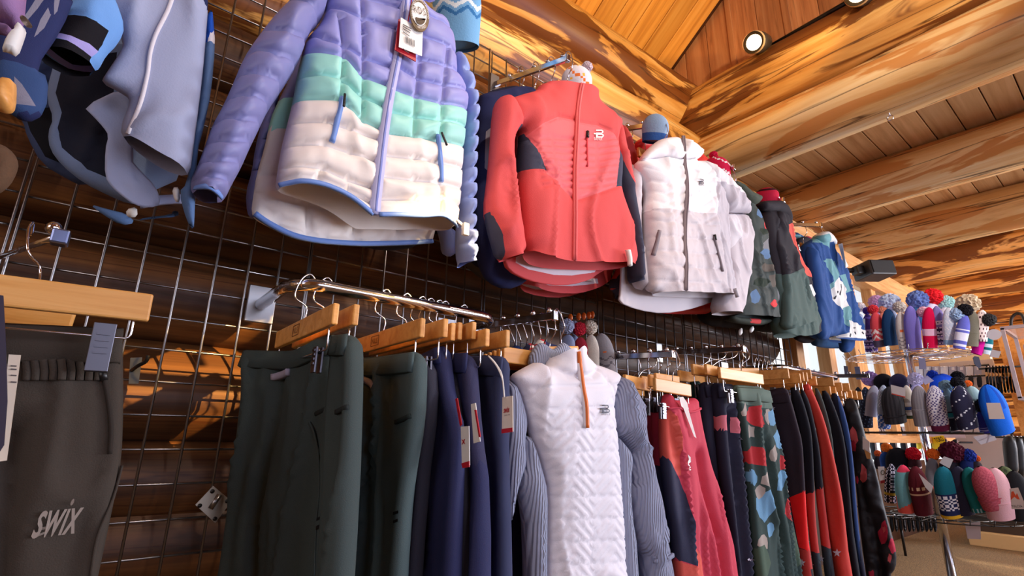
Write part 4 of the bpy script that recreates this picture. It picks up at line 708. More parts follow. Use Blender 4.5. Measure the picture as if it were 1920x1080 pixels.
for X, z, d0, nh, lb in ((1.25, 2.06, .43, 4, 'coral jackets'), (1.80, 2.035, .42, 3, 'white and red jackets'), (2.37, 2.03, .40, 3, 'camouflage jackets'), (2.88, 2.03, .40, 2, 'black and coral jackets'), (3.36, 2.02, .40, 3, 'blue patterned jackets'), (.60, 2.02, .40, 2, 'lavender puffer jackets')):
    for i in range(nh):
        d = d0-.085*i; zo = z; z = zo+.034*i; hanger('wooden coat hanger inside the %s, %s from the front' % (lb, ORD[i]), (X-.05, -d, z-.02), (X+.05, -d, z-.02), rail=(X, -d, z+.10), rod=False, name='coat_hanger'); z = zo
# far left hangers (front one parallel to the wall)
hanger('pale wooden clip hanger holding the dark brown trousers', at(-190, 490, .52), at(288, 553, .52), rail=at(55, 440, .50), drop=.028, cs=1.35)
hanger('second wooden clip hanger tilted below the brown trousers hanger', at(-140, 530, .38), at(147, 575, .40), rod=True, clips=False)
# green / navy trousers rail
RX = []
for i, (x, y, dn, lb) in enumerate([(632, 568, .5, 'first stamped wooden hanger on the long chrome rail'), (670, 570, .5, 'second wooden hanger from the left on the long chrome rail'), (794, 596, .5, 'stamped wooden hanger in the middle of the long chrome rail'), (837, 597, .5, 'wooden hanger just behind the middle stamped one'), (851, 605, .46, 'short-looking hanger third behind the middle stamped one'), (864, 604, .45, 'hanger showing only its end, above the first navy trousers'), (890, 603, .47, 'wooden hanger above the second navy trousers'), (915, 616, .5, 'low wooden hanger above the narrow navy trousers'), (953, 618, .5, 'last wooden hanger on the long rail, above the tagged trousers')]):
    B = at(x, y, dn); A = np.array([B[0]-(.0 if i else .0), -(dn-.40), B[2]]); RX.append(B[0]); hanger(lb, A, B, rail=(B[0]-.0, -.30, 1.232), txt='NILS' if i in (0, 2) else None, hookdir=(0, 0, 0) if 0 else None)
# ================================================================== LOWER ROW: TROUSERS AND TOPS
def trousers(label, pl, out, mats, zones=(), front=.03, back=.03, W=.05, legs=(), folds=((.014, .07, .5, 3), (.005, .03, .12, 7)), band=None, bandw=.045, step=.013, h0=0, group=None, name='trousers', bandmat=None, gather=None, creases=()):
    out = [(x+(x-960)*.06, y+170) if y > 1085 else (x, y) for x, y in out]; front *= .75; W *= .6
    c = out[0]; u = pl.uv(*c); t = thing(name, label, 'trousers', pl.p(u[0], u[1]), group)
    cre = [(l, .020, -.026) for l in legs]+list(creases)
    if gather: cre += [([(x, gather[1]), (x+gather[4], gather[1]+gather[2])], .006, -.006) for x in np.linspace(gather[0], gather[3], 9)]
    s = Sheet('legs', t, pl, out, mats, front=front, back=back, W=W, zones=zones, folds=folds, creases=cre, step=step, h0=h0)
    if band: s.strip('waistband', t, band, bandw, .006, bandmat or (mats[0] if isinstance(mats, list) else mats))
    return t, s
k = 'e'; P = lambda p: q(k, p); BRN = fab((68, 60, 53), .85, .35, 500); pl = wallp(.47)
t, s = trousers('dark brown training trousers with pale printed lettering on the thigh', pl, P([(-60, 335), (58, 340), (160, 338), (275, 345), (364, 352), (367, 470), (367, 600), (362, 730), (345, 830), (322, 940), (300, 1120), (-60, 1120)]), [BRN], band=P([(-40, 388), (100, 392), (230, 396), (362, 398)]), bandw=.056, front=.05, W=.07, legs=[P([(30, 640), (10, 800), (0, 1100)])], step=.010, folds=((.022, .08, .6, 3), (.008, .06, .2, 7)))
s.strip('pocket_zip', t, P([(305, 472), (322, 560), (330, 640), (326, 715)]), .006, .003, fab((50, 43, 38))); s.strip('zip_pull', t, P([(304, 470), (308, 500)]), .011, .006, BLACKM); s.strip('side_seam', t, P([(362, 750), (335, 850), (290, 960), (270, 1080)]), .004, .003, BRN)
for i in range(9): x = 80+i*26; s.strip('gather', t, P([(x, 440), (x+4, 470), (x+2, 500)]), .010, .006, BRN)
s.text('lettering', t, 'swix', P([(96, 958)])[0], P([(238, 942)])[0], plain((150, 138, 128), .6), hgt=.050, shear=.5, bold=.012)
s.flat('lettering_bar', t, [P([(118, 930), (152, 924), (150, 932), (116, 938)]), P([(140, 946), (100, 962), (104, 952), (142, 940)])], plain((150, 138, 128), .6), off=.003)
t, s = trousers('black trousers behind the brown ones at the far left', wallp(.36), P([(-60, 330), (40, 335), (70, 340), (250, 345), (262, 400), (300, 700), (320, 1120), (-60, 1120)]), [fab((34, 28, 26))])
n = np.array([0, -1, 0]); pl5 = wallp(.56)
def pcard(name, c, pts, d, mat, label, cat='tag', th=.003):
    P3 = [at(x, y, d) for x, y in q(c, pts)]; o = card(name, None, P3, th, mat, n); o['label'] = label; o['category'] = cat; return o
pcard('swing_tag', 'e', [(-20, 240), (10, 245), (18, 400), (22, 560), (12, 690), (-20, 740)], .58, plain((44, 34, 56), .5), 'dark purple swing tag cut by the left edge')
tg = pcard('swing_tag', 'e', [(26, 420), (62, 422), (20, 736), (-10, 740)], .57, plain((226, 210, 190), .6), 'cream swing tag hanging at the left edge by brown trousers')
m = MB()
for y in (452, 462, 480, 500): m.add([at(*p, .5715) for p in q('e', [(32, y), (50, y+1), (49, y+5), (31, y+4)])], [(0, 1, 2, 3)])
m.build('print', plain((90, 80, 80), .6), tg)
# ---- rail of green and navy trousers: each hangs in the plane of its hanger, across the rail
k = 'f'; P = lambda p: q(k, p)
GRN, GR2, NVY, NV2, CHR = fab((64, 76, 76), .8, .3, 500), fab((72, 88, 90), .8, .3, 500), fab((44, 48, 88), .8, .3, 500), fab((56, 56, 88), .85, .35, 500), fab((48, 48, 62), .85, .3, 500)
def rp(i): return Plane(RX[i]+(.03 if i == 0 else 0), -.3, 70 if i == 0 else 90)
t, s = trousers('wide dark green trousers first on the long rail, white drawcord tip at the waist', rp(0), P([(88, 316), (145, 320), (200, 322), (258, 320), (300, 292), (345, 268), (383, 266), (384, 350), (382, 500), (374, 650), (366, 850), (360, 1120), (5, 1120), (30, 900), (45, 700), (66, 520), (80, 400)]), [GRN], front=.035, legs=[P([(215, 400), (190, 560), (150, 740), (125, 900), (115, 1100)])], band=P([(92, 350), (200, 355), (270, 352), (340, 325), (380, 308)]), bandw=.045)
s.strip('drawcord_tip', t, P([(190, 412), (222, 404), (256, 396)]), .016, .012, fab((176, 172, 196))); s.strip('pocket_welt', t, P([(330, 535), (380, 508)]), .010, .004, fab((40, 46, 46))); s.strip('side_seam', t, P([(300, 530), (330, 600), (345, 760), (335, 900), (330, 1080)]), .004, .002, GRN)
s.flat('leg_patch', t, [(P([(336, 882), (367, 866), (368, 874), (336, 892)]), 0), (P([(336, 892), (354, 884), (354, 900), (336, 908)]), 2), (P([(354, 884), (368, 874), (367, 892), (354, 900)]), 1), (P([(336, 910), (367, 894), (366, 904), (336, 920)]), 0)], [fab((18, 18, 20)), plain((220, 60, 40)), GRN], off=.003)
t, s = trousers('narrow strip of dark green trousers second on the long rail', rp(1), P([(386, 268), (433, 263), (436, 350), (432, 500), (420, 800), (410, 1120), (340, 1120), (345, 850), (360, 500), (375, 350)]), [GRN], front=.03, W=.04, band=P([(388, 306), (432, 302)]), bandw=.045); s.strip('pocket_welt', t, P([(398, 528), (432, 510)]), .010, .004, fab((40, 46, 46)))
t, s = trousers('blue-green trousers in the middle of the long rail, pale cord tip hanging', rp(2), P([(430, 345), (520, 340), (600, 328), (661, 321), (663, 395), (656, 560), (622, 750), (606, 900), (596, 1120), (400, 1120), (410, 850), (420, 600)]), [GR2], front=.035, legs=[P([(520, 440), (515, 560), (505, 800), (495, 1100)])], band=P([(436, 385), (540, 378), (600, 370), (658, 360)]), bandw=.045)
s.strip('drawcord_tip', t, P([(506, 418), (520, 432), (528, 456)]), .018, .012, fab((176, 172, 196))); s.strip('pocket_welt', t, P([(602, 562), (650, 540)]), .010, .004, fab((36, 46, 46))); s.flat('leg_stripe', t, [P([(598, 862), (614, 856), (614, 866), (598, 872)]), P([(598, 890), (612, 884), (612, 894), (598, 900)])], fab((18, 18, 20)), off=.003)
t, s = trousers('smooth navy trousers, first navy pair on the long rail', rp(4), P([(650, 345), (692, 328), (742, 297), (748, 330), (765, 480), (796, 575), (791, 750), (780, 1120), (590, 1120), (630, 800), (658, 560)]), [NVY], front=.035, band=P([(668, 375), (700, 362), (750, 335)]), bandw=.04, legs=[])
t, s = trousers('dark trousers sliver right of the first navy pair', rp(5), P([(745, 335), (765, 380), (785, 500), (800, 700), (808, 900), (812, 1120), (760, 1120), (770, 800), (760, 500)]), [CHR], front=.02, W=.03, h0=-.01)
t, s = trousers('navy trousers with red and white swing tags, on the long rail', rp(6), P([(766, 331), (832, 329), (838, 400), (852, 600), (880, 800), (882, 1120), (795, 1120), (806, 800), (790, 550)]), [NVY, NV2], front=.03, W=.04, zones=[(P([(812, 320), (850, 320), (870, 700), (840, 700), (825, 500)]), 1)], band=P([(770, 365), (834, 363)]), bandw=.05)
for pts, mt, lb, dx in (([(780, 482), (787, 480), (802, 568), (796, 575)], REDP, 'red folded swing tag between two navy trousers', .0), ([(799, 576), (826, 574), (828, 706), (803, 712)], WHITEP, 'white folded swing tag with red lower edge on navy trousers', 0), ([(833, 500), (848, 496), (864, 626), (842, 632)], WHITEP, 'white swing tag on the navy trousers, right one of two', 0)):
    pn = Plane(RX[6]-.055, -.3, 90); P3 = [pn.p(*pn.uv(*p), 0) for p in P(pts)]; o = card('swing_tag', None, P3, .002, mt, pn.n); o['label'] = lb; o['category'] = 'tag'
    if 'lower edge' in lb: card('red_band', o, [pn.p(*pn.uv(*p), .001) for p in P([(802, 700), (828, 692), (828, 712), (806, 716)])], .0022, REDP, pn.n); card_text('mark', o, 'x', pn.p(*pn.uv(*P([(804, 636)])[0]), .001), pn.p(*pn.uv(*P([(816, 634)])[0]), .001), .016, REDP, pn.n)
    if 'right one' in lb: card('red_band', o, [pn.p(*pn.uv(*p), .001) for p in P([(846, 520), (851, 519), (866, 610), (861, 612)])], .0022, REDP, pn.n)
t, s = trousers('ribbed slate navy trousers at the end of the long rail', rp(8), P([(842, 337), (890, 334), (952, 340), (947, 420), (946, 700), (956, 1000), (958, 1120), (870, 1120), (872, 800), (850, 500)]), [fab((54, 60, 92), .85, .6, 38, kind='weave')], front=.035, W=.05, band=P([(846, 372), (950, 376)]), bandw=.05)
pn = Plane(RX[8]-.05, -.3, 90); tp = lambda pts, o=0: [pn.p(*pn.uv(*p), o) for p in q('g', pts)]
o = card('swing_tag', None, tp([(87, 384), (126, 378), (128, 518), (85, 524)]), .002, plain((236, 226, 214), .6), pn.n); o['label'] = 'cream swing tag with red lettering hanging by a white cord'; o['category'] = 'tag'
card('red_band', o, tp([(85, 508), (127, 502), (128, 519), (85, 525)], .001), .0015, REDP, pn.n); a = tp([(94, 445), (117, 441)], .001); card_text('lettering', o, 'swix', a[0], a[1], .013, REDP, pn.n, .3, .02); a = tp([(97, 458), (119, 454)], .001); card_text('lettering', o, 'SINCE 1946', a[0], a[1], .003, plain((120, 100, 100)), pn.n)
MB().tube(bez(tp([(38, 224), (62, 248), (88, 290), (96, 340), (100, 386)], .004)), .0018, 6).tube(bez(tp([(44, 228), (72, 262), (94, 310), (100, 350), (103, 386)], .006)), .0018, 6).build('cord', WHITEP, o)
t, s = trousers('charcoal trousers behind the green pairs on the long rail', rp(3), P([(600, 350), (650, 345), (690, 345), (700, 500), (660, 800), (640, 1120), (570, 1120), (590, 800), (640, 560)]), [CHR], front=.02, W=.03)
# ---- half-zip tops on the display arm
k = 'g'; P = lambda p: q(k, p); pl = wallp(.45)
WQ, WP, RIB, RIBB, ORG = fab((232, 230, 240), .6, .15, 300, .03), fab((226, 222, 232), .65, .2, 300, .03), fab((158, 164, 188), .9, .9, 46, .06, kind='rib'), fab((150, 156, 182), .9, .9, 46, .06, kind='rib'), plain((226, 116, 40), .5)
t = thing('half_zip_top', 'white quilted half-zip top with grey ribbed sleeves and orange zip', 'sweater', at(1080, 800, .42))
body = P([(105, 303), (160, 270), (207, 246), (246, 266), (262, 240), (285, 208), (318, 200), (330, 214), (345, 190), (365, 198), (395, 228), (420, 254), (475, 272), (527, 296), (502, 360), (493, 420), (505, 520), (515, 640), (521, 760), (532, 900), (550, 1400), (238, 1400), (245, 900), (246, 740), (226, 650), (190, 540), (166, 430), (140, 350)])
cr = []
for i in range(12):
    y = 345+i*84; cr.append((P([(140, y+6), (330, y), (540, y-8)]), .005, -.004))
for i in range(16):
    y = 387+i*42
    for x in range(150, 560, 76): cr.append((P([(x, y+(84 if (x//76) % 2 == 0 else 0)), (x+76, y+(0 if (x//76) % 2 == 0 else 84))]), .006, -.008))
cr += [(P([(235, 275), (165, 385)]), .005, -.004), (P([(405, 275), (440, 330), (502, 400)]), .005, -.004)]
bo = Sheet('body', t, pl, body, [WQ, WP], front=.05, back=.06, W=.09, step=.009, h0=.012, zones=[(P([(90, 310), (205, 240), (238, 275), (165, 390), (130, 420)]), 1), (P([(402, 276), (430, 240), (540, 296), (500, 405), (440, 330)]), 1)], quilt=[l for l, _, _ in cr], qw=.011, qh=.003, creases=[(P([(246, 270), (290, 302), (330, 311), (375, 305), (420, 270)]), .009, -.012), (P([(330, 190), (330, 308)]), .009, -.012)], folds=[(.008, .08, .25, 3)], open_=(4, 5, 6, 7, 8, 9, 20))
Sheet('side_panel', t, pl, P([(165, 525), (192, 540), (228, 655), (250, 745), (248, 900), (244, 1400), (188, 1400), (178, 900), (165, 800), (143, 700), (160, 640)]), [RIB], front=.045, back=.05, W=.06)
Sheet('side_panel', t, pl, P([(505, 515), (545, 560), (578, 602), (566, 720), (572, 840), (592, 960), (604, 1400), (548, 1400), (528, 900), (518, 760), (512, 640)]), [RIB], front=.045, back=.05, W=.05)
Sheet('sleeve', t, pl, P([(104, 304), (140, 350), (166, 440), (172, 500), (162, 560), (170, 640), (150, 700), (132, 760), (118, 850), (105, 882), (97, 760), (90, 600), (84, 480), (88, 380)]), [RIBB], front=.045, back=.05, W=.05, folds=[(.012, .05, .1, 4)])
sl = Sheet('sleeve', t, pl, P([(526, 296), (560, 330), (592, 390), (612, 480), (626, 590), (640, 660), (662, 760), (690, 900), (706, 985), (722, 1400), (648, 1400), (626, 1010), (600, 960), (580, 860), (564, 740), (568, 640), (573, 598), (545, 565), (508, 520), (494, 420), (502, 360)]), [RIBB], front=.05, back=.05, W=.05, h0=.015, folds=[(.014, .06, .1, 5)], creases=[(P([(545, 540), (580, 590), (566, 700)]), .015, -.02)])
sl.strip('cuff_edge', t, P([(624, 1010), (665, 1000), (706, 988)]), .012, .006, RIBB)
co = Sheet('collar_lining', t, pl, P([(205, 238), (230, 195), (246, 168), (270, 170), (300, 196), (318, 186), (340, 164), (362, 178), (395, 222), (420, 252), (400, 300), (330, 290), (250, 290)]), [RIB], front=.02, back=.04, W=.05, h0=-.02)
zl = P([(326, 215), (330, 260), (330, 340), (335, 430), (336, 503)]); bo.strip('zip_flap', t, zl[1:], .018, .005, WP); z = bo.strip('zip', t, zl, .009, .010, ORG)
x, y = P([(396, 416)])[0]; dahlie_logo(bo, t, x, y, 19, plain((52, 50, 74), .5))
hanger('wooden hanger inside the white half-zip top', at(1024, 650, .42), at(1082, 649, .42), rail=(1.19, -.43, 1.235), rod=False, name='coat_hanger')
for i, (x, y, c_) in enumerate(((262, 90, 0), (240, 92, 0), (222, 96, 0), (205, 98, 0), (183, 100, 0), (165, 104, 0), (148, 106, 0), (130, 108, 0))):
    d = .40-.035*i; hanger('wooden coat hanger, %s from the front in the half-zip row' % ['second', 'third', 'fourth', 'fifth', 'sixth', 'seventh', 'eighth', 'ninth'][i], (1.02+.01*i, -d, 1.128), (1.36+.01*i, -d, 1.128), rail=(1.19, -d, 1.235), rod=False, name='coat_hanger', group='coat hangers of the half-zip row')
NAV = fab((38, 40, 72), .85, .3, 400); nm = ['navy half-zip top with red and white striped collar behind the white one', 'dark navy top with a folded blue collar behind the striped one', 'navy quilted top with its body showing beside the white top']
for i, (d, out, zs) in enumerate([(.34, [(170, 270), (205, 225), (222, 160), (242, 155), (260, 170), (330, 190), (400, 260), (500, 350), (600, 700), (620, 1400), (120, 1400), (105, 700), (105, 340)], [(P([(212, 188), (228, 156), (246, 156), (236, 190)]), 1), (P([(216, 178), (224, 166), (240, 170), (236, 178)]), 2)]),
                             (.27, [(90, 300), (110, 240), (160, 210), (180, 178), (205, 172), (212, 200), (300, 260), (400, 330), (560, 700), (600, 1400), (100, 1400), (98, 700)], [(P([(178, 200), (190, 174), (208, 174), (198, 208)]), 1), (P([(183, 192), (190, 182), (204, 186), (200, 194)]), 2)]),
                             (.20, [(75, 240), (95, 215), (120, 188), (150, 180), (175, 215), (220, 300), (500, 400), (560, 1400), (90, 1400), (95, 700)], [(P([(95, 215), (120, 185), (150, 182), (172, 215), (130, 240)]), 1)])]):
    tt = thing('half_zip_top', nm[i], 'sweater', at(1010, 800, d)); s = Sheet('body', tt, wallp(d), P(out), [NAV, plain((200, 36, 50), .7) if i < 2 else fab((34, 54, 104)), WHITEP], front=.03, back=.03, W=.05, zones=zs, folds=[(.010, .06, .2, 3+i)], creases=[(P([(100, 740+j*45), (190, 740+j*45)]), .006, -.006) for j in range(8)] if i == 0 else ())
# ---- coral trousers
k = 'H'; P = lambda p: q(k, p); COR, COR2, NVB, BLK, DRD = fab((200, 62, 84), .75, .25, 400), fab((220, 92, 80), .75, .25, 400), fab((52, 54, 78), .8), fab((28, 28, 36), .85), fab((170, 36, 50))
t, s = trousers('coral trousers in front with white care label and navy knee panel', wallp(.42), P([(262, 112), (298, 108), (302, 138), (345, 142), (392, 140), (410, 130), (436, 132), (440, 190), (460, 300), (490, 430), (530, 590), (572, 720), (605, 830), (628, 930), (638, 1120), (320, 1120), (335, 1000), (320, 850), (295, 720), (275, 560), (262, 440), (258, 300)]), [COR, NVB, COR2], front=.04, W=.06, zones=[(P([(255, 430), (285, 480), (330, 560), (355, 640), (370, 760), (385, 880), (408, 1020), (330, 990), (310, 850), (280, 620)]), 1), (P([(258, 140), (285, 230), (322, 400), (338, 540), (325, 545), (285, 478), (255, 425)]), 2), (P([(395, 920), (430, 980), (440, 1120), (330, 1120), (335, 1000), (408, 1022)]), 2)], legs=[P([(425, 430), (450, 600), (480, 750), (520, 900), (545, 1110)])], folds=((.016, .05, .5, 4), (.003, .03, .15, 7)), gather=(P([(310, 0)])[0][0], P([(0, 150)])[0][1], 12, P([(430, 0)])[0][0], 3), step=.010)
s.strip('waist_seam', t, P([(262, 190), (300, 185), (350, 205), (390, 205), (438, 188)]), .008, .005, COR)
lb = s.flat('care_label', t, [P([(296, 130), (318, 128), (340, 160), (345, 200), (385, 345), (372, 335), (318, 185), (298, 178)])], fab((232, 224, 222)), off=.012); s.flat('print', t, [P([(346, 430), (358, 445), (360, 470), (350, 478), (362, 500), (350, 505), (346, 470), (352, 455)]), P([(350, 508), (362, 506), (362, 512), (350, 514)])], WHITEP, off=.004)
t, s = trousers('middle coral trousers with a navy lower leg', wallp(.36), P([(224, 134), (258, 130), (262, 160), (270, 400), (300, 650), (330, 850), (345, 1120), (270, 1120), (262, 960), (240, 800), (232, 600), (226, 400)]), [COR, NVB, DRD], front=.03, W=.04, zones=[(P([(220, 480), (270, 530), (278, 520), (340, 800), (330, 980), (250, 960), (230, 700)]), 1), (P([(240, 950), (320, 960), (350, 1120), (240, 1120)]), 2)])
t, s = trousers('left coral trousers beside the black pair with the fit label', wallp(.30), P([(188, 138), (222, 134), (230, 200), (250, 400), (275, 600), (300, 800), (310, 1120), (250, 1120), (245, 900), (228, 700), (205, 480), (192, 300)]), [COR, NVB, DRD], front=.03, W=.04, zones=[(P([(200, 480), (246, 535), (280, 600), (310, 960), (240, 950), (220, 700)]), 1), (P([(240, 945), (320, 955), (330, 1120), (240, 1120)]), 2)])
t, s = trousers('black trousers with white vertical fit label left of the coral pairs', wallp(.24), P([(90, 150), (188, 146), (192, 300), (212, 480), (235, 700), (255, 950), (262, 1120), (60, 1120), (80, 600)]), [BLK], front=.03, W=.05)
lb = s.flat('fit_label', t, [P([(112, 150), (158, 146), (158, 220), (154, 370), (140, 310), (130, 200)])], WHITEP, off=.006); s.text('lettering', t, 'REGULAR FIT', P([(152, 365)])[0], P([(150, 232)])[0], plain((50, 60, 80)), hgt=.018, off=.008); s.text('lettering', t, 'SIZE', P([(128, 185)])[0], P([(150, 183)])[0], plain((50, 60, 80)), hgt=.010, off=.008); s.flat('label_mark', t, [P([(138, 150), (150, 149), (150, 164), (138, 165)])], plain((40, 44, 60)), off=.008)
h1 = 'wooden clip hanger '
hanger(h1+'tilted in front above the coral trousers', at(1226, 708, .44), at(1293, 721, .44)*1.0, rail=(1.765, -.42, 1.185)); hanger(h1+'above the black trousers, left of the coral rail', at(1170, 702, .36), at(1218, 712, .30), rail=(1.765, -.33, 1.185)); hanger(h1+'low at the left of the coral rail', at(1168, 716, .26), at(1205, 722, .22), rail=(1.765, -.25, 1.185))
for i, (x, d) in enumerate(((1.70, .40), (1.72, .36), (1.74, .31))): hanger(h1+'seen end-on among the coral trousers, %s from the left' % ['first', 'second', 'third'][i], (x-.02, -d+.0, 1.115), (x+.09, -d-.02, 1.11), rail=(1.765, -d+.02, 1.185), clips=True)
# ---- star and camouflage trousers
def star(s, par, c, x, y, r, mat=None, rot=0):
    s.flat('star', par, [[(x+r*(1 if i % 2 == 0 else .42)*sin(pi*i/5+rot), y-r*(1 if i % 2 == 0 else .42)*cos(pi*i/5+rot)) for i in range(10)]], mat or plain((200, 204, 226), .6), off=.004)
NS, PK = fab((34, 34, 54), .85), fab((196, 106, 120))
t, s = trousers('deep green trousers edge between coral and starry navy trousers', wallp(.26), P([(412, 44), (470, 40), (500, 300), (540, 700), (560, 1120), (480, 1120), (460, 700), (440, 300), (418, 140)]), [fab((30, 58, 56))], front=.03, W=.04)
t, s = trousers('navy trousers scattered with small pale stars', wallp(.36), P([(468, 44), (528, 50), (540, 200), (560, 480), (600, 700), (640, 920), (660, 1120), (520, 1120), (600, 900), (560, 700), (500, 480), (470, 300), (470, 150)]), [NS], front=.03, W=.05, band=P([(470, 95), (530, 98)]), bandw=.05)
for x, y in ((511, 198), (529, 350), (547, 510), (567, 674), (600, 860)): star(s, t, k, *P([(x, y)])[0], 3.4)
t, s = trousers('dark navy trousers with pink chest-high patches beside the starry pair', wallp(.40), P([(528, 50), (566, 52), (600, 54), (640, 60), (660, 300), (690, 540), (730, 800), (765, 1000), (770, 1120), (645, 1120), (640, 900), (600, 700), (570, 480), (545, 200)]), [NS, PK, fab((96, 130, 190))], front=.035, W=.05, legs=[P([(590, 200), (610, 420), (640, 700), (680, 1100)])], zones=[(P([(542, 225), (572, 222), (580, 305), (555, 300)]), 1), (P([(604, 235), (626, 235), (630, 320), (612, 316)]), 1), (P([(582, 320), (600, 370), (610, 460), (598, 462)]), 2)], band=P([(532, 98), (640, 108)]), bandw=.05)
for x, y in ((640, 346), (668, 506), (752, 958), (688, 986)): star(s, t, k, *P([(x, y)])[0], 3)
k = 'h'; P = lambda p: q(k, p); CG = fab((48, 66, 64), .85, .3, 400); CM = [CG, fab((94, 112, 102)), fab((176, 44, 50)), fab((104, 150, 184)), fab((160, 150, 142)), fab((70, 90, 76))]
zs = [(P([(540, 230), (700, 245), (712, 345), (660, 342), (570, 320), (540, 316)]), 1)]+[(blobs(P, x, y, rx, ry, sd), m_) for x, y, rx, ry, sd, m_ in ((625, 378, 40, 46, 1, 2), (630, 555, 34, 52, 2, 2), (584, 350, 12, 30, 3, 4), (672, 385, 13, 36, 4, 4), (693, 375, 18, 40, 5, 3), (718, 480, 24, 44, 6, 3), (574, 448, 18, 36, 7, 3), (610, 445, 14, 30, 8, 4), (735, 580, 18, 34, 9, 2), (668, 655, 22, 40, 10, 4), (660, 760, 30, 70, 11, 3), (640, 710, 16, 30, 12, 4), (725, 650, 18, 50, 13, 3), (762, 700, 20, 26, 14, 4), (760, 780, 18, 50, 15, 2), (700, 540, 12, 40, 16, 4), (622, 640, 14, 36, 17, 3), (665, 930, 24, 40, 18, 4), (690, 870, 12, 40, 19, 3), (665, 1020, 30, 70, 20, 5), (800, 960, 20, 80, 21, 5))]
t, s = trousers('dark green camouflage trousers with red and blue blotches', wallp(.43), P([(543, 238), (600, 240), (683, 248), (704, 330), (735, 480), (765, 660), (795, 820), (820, 1000), (824, 1120), (655, 1120), (642, 960), (625, 760), (604, 560), (582, 400), (560, 318)]), CM, front=.04, W=.06, zones=zs, legs=[P([(672, 480), (690, 640), (720, 800), (745, 950), (765, 1110)])], step=.009, band=P([(548, 280), (620, 284), (692, 292)]), bandw=.055, bandmat=CM[1])
hb = h1+'of the camouflage rail, '
hanger(hb+'long one in front', at(1347, 688, .45), at(1428, 702, .45), rail=(2.27, -.42, 1.262)); hanger(hb+'behind its front hanger', at(1322, 682, .38), at(1345, 688, .36), rail=(2.27, -.38, 1.262)); hanger(hb+'at upper left', at(1297, 682, .34), at(1330, 688, .32), rail=(2.27, -.33, 1.262)); hanger(hb+'low one reaching left', at(1272, 694, .28), at(1318, 702, .20), rail=(2.27, -.25, 1.262)); hanger(hb+'turned to the right behind', at(1350, 690, .40), at(1420, 690, .36), rail=(2.27, -.39, 1.262))
# ---- far right rail
k = 'I'; P = lambda p: q(k, p); PD, BK, RD, DG = fab((48, 38, 48), .85, .3, 400), fab((26, 26, 36), .85, .3, 400), fab((180, 54, 50), .8, .3, 400), fab((44, 54, 62), .85)
def fr(x, y): return Plane(at(x, y, .48)[0], -.3, 90-8)
WS = plain((206, 208, 226), .6)
t, s = trousers('aubergine trousers with bright red shin panel and silver stars', fr(1478, 720), P([(85, 95), (150, 80), (214, 72), (240, 150), (272, 270), (298, 370), (305, 500), (312, 620), (320, 760), (334, 940), (344, 1120), (290, 1120), (200, 1120), (190, 700), (130, 300)]), [PD, fab((236, 24, 26), .7), RD], front=.03, W=.05, zones=[(P([(232, 660), (312, 628), (345, 635), (336, 942), (285, 925)]), 1), (P([(284, 930), (345, 945), (360, 1400), (285, 1400)]), 2)], band=P([(95, 150), (150, 140), (232, 130)]), bandw=.0425)
star(s, t, k, *P([(148, 187)])[0], 4.6); star(s, t, k, *P([(304, 1004)])[0], 7, WS); star(s, t, k, *P([(216, 678)])[0], 2.6); s.strip('drawcord_tip', t, P([(94, 124), (118, 132), (142, 146)]), .02, .014, fab((182, 174, 200)))
t, s = trousers('black trousers with a rust red lower leg, second on the far rail', fr(1500, 720), P([(220, 78), (268, 72), (300, 140), (340, 280), (352, 380), (362, 620), (366, 760), (385, 950), (386, 1120), (330, 1120), (310, 700), (290, 350)]), [BK, RD, DG], front=.03, W=.045, zones=[(P([(300, 650), (362, 628), (400, 700), (388, 960), (330, 940)]), 1), (P([(320, 938), (390, 952), (400, 1400), (330, 1400)]), 2)]); star(s, t, k, *P([(349, 1016)])[0], 6, WS, .3)
t, s = trousers('black trousers with a rust red lower leg, third on the far rail', fr(1512, 722), P([(280, 92), (300, 82), (335, 150), (365, 280), (392, 420), (406, 600), (425, 750), (446, 920), (448, 1120), (380, 1120), (370, 700), (340, 300)]), [BK, RD, DG], front=.03, W=.045, zones=[(P([(350, 630), (408, 608), (440, 700), (448, 932), (385, 905)]), 1), (P([(375, 902), (450, 930), (460, 1400), (380, 1400)]), 2)]); star(s, t, k, *P([(403, 985)])[0], 7, WS)
t, s = trousers('all rust red trousers with a silver star near the hem', fr(1522, 718), P([(292, 88), (312, 56), (332, 50), (372, 140), (412, 240), (450, 380), (482, 520), (510, 660), (530, 830), (545, 980), (552, 1120), (450, 1120), (446, 930), (410, 620), (380, 330), (330, 180)]), [fab((196, 60, 50), .8, .3, 400)], front=.035, W=.05, band=P([(305, 80), (338, 74)]), bandw=.03); star(s, t, k, *P([(492, 950)])[0], 8.4, WS)
t, s = trousers('grey-green trousers thin edge right of the rust red pair', fr(1534, 726), P([(356, 80), (382, 78), (420, 180), (455, 320), (470, 480), (480, 700), (440, 500), (400, 250)]), [fab((66, 72, 70))], front=.02, W=.03)
t, s = trousers('black trousers right of the rust red pair', fr(1556, 730), P([(390, 95), (430, 90), (470, 180), (510, 300), (535, 450), (556, 700), (575, 900), (585, 1120), (530, 1120), (520, 800), (480, 560), (440, 300)]), [BK], front=.03, W=.05)
t, s = trousers('midnight blue trousers beside the floral pair', fr(1572, 734), P([(440, 108), (484, 104), (515, 180), (550, 320), (572, 500), (585, 700), (605, 900), (618, 1120), (572, 1120), (560, 800), (530, 450), (480, 250)]), [fab((30, 32, 52)), fab((44, 70, 122))], front=.03, W=.05, zones=[(P([(484, 110), (515, 170), (560, 320), (580, 520), (600, 800), (625, 1400), (600, 1400), (575, 760), (545, 430), (505, 240)]), 1)]); star(s, t, k, *P([(538, 920)])[0], 5, WS)
FL, F2 = fab((206, 92, 96)), fab((176, 40, 66))
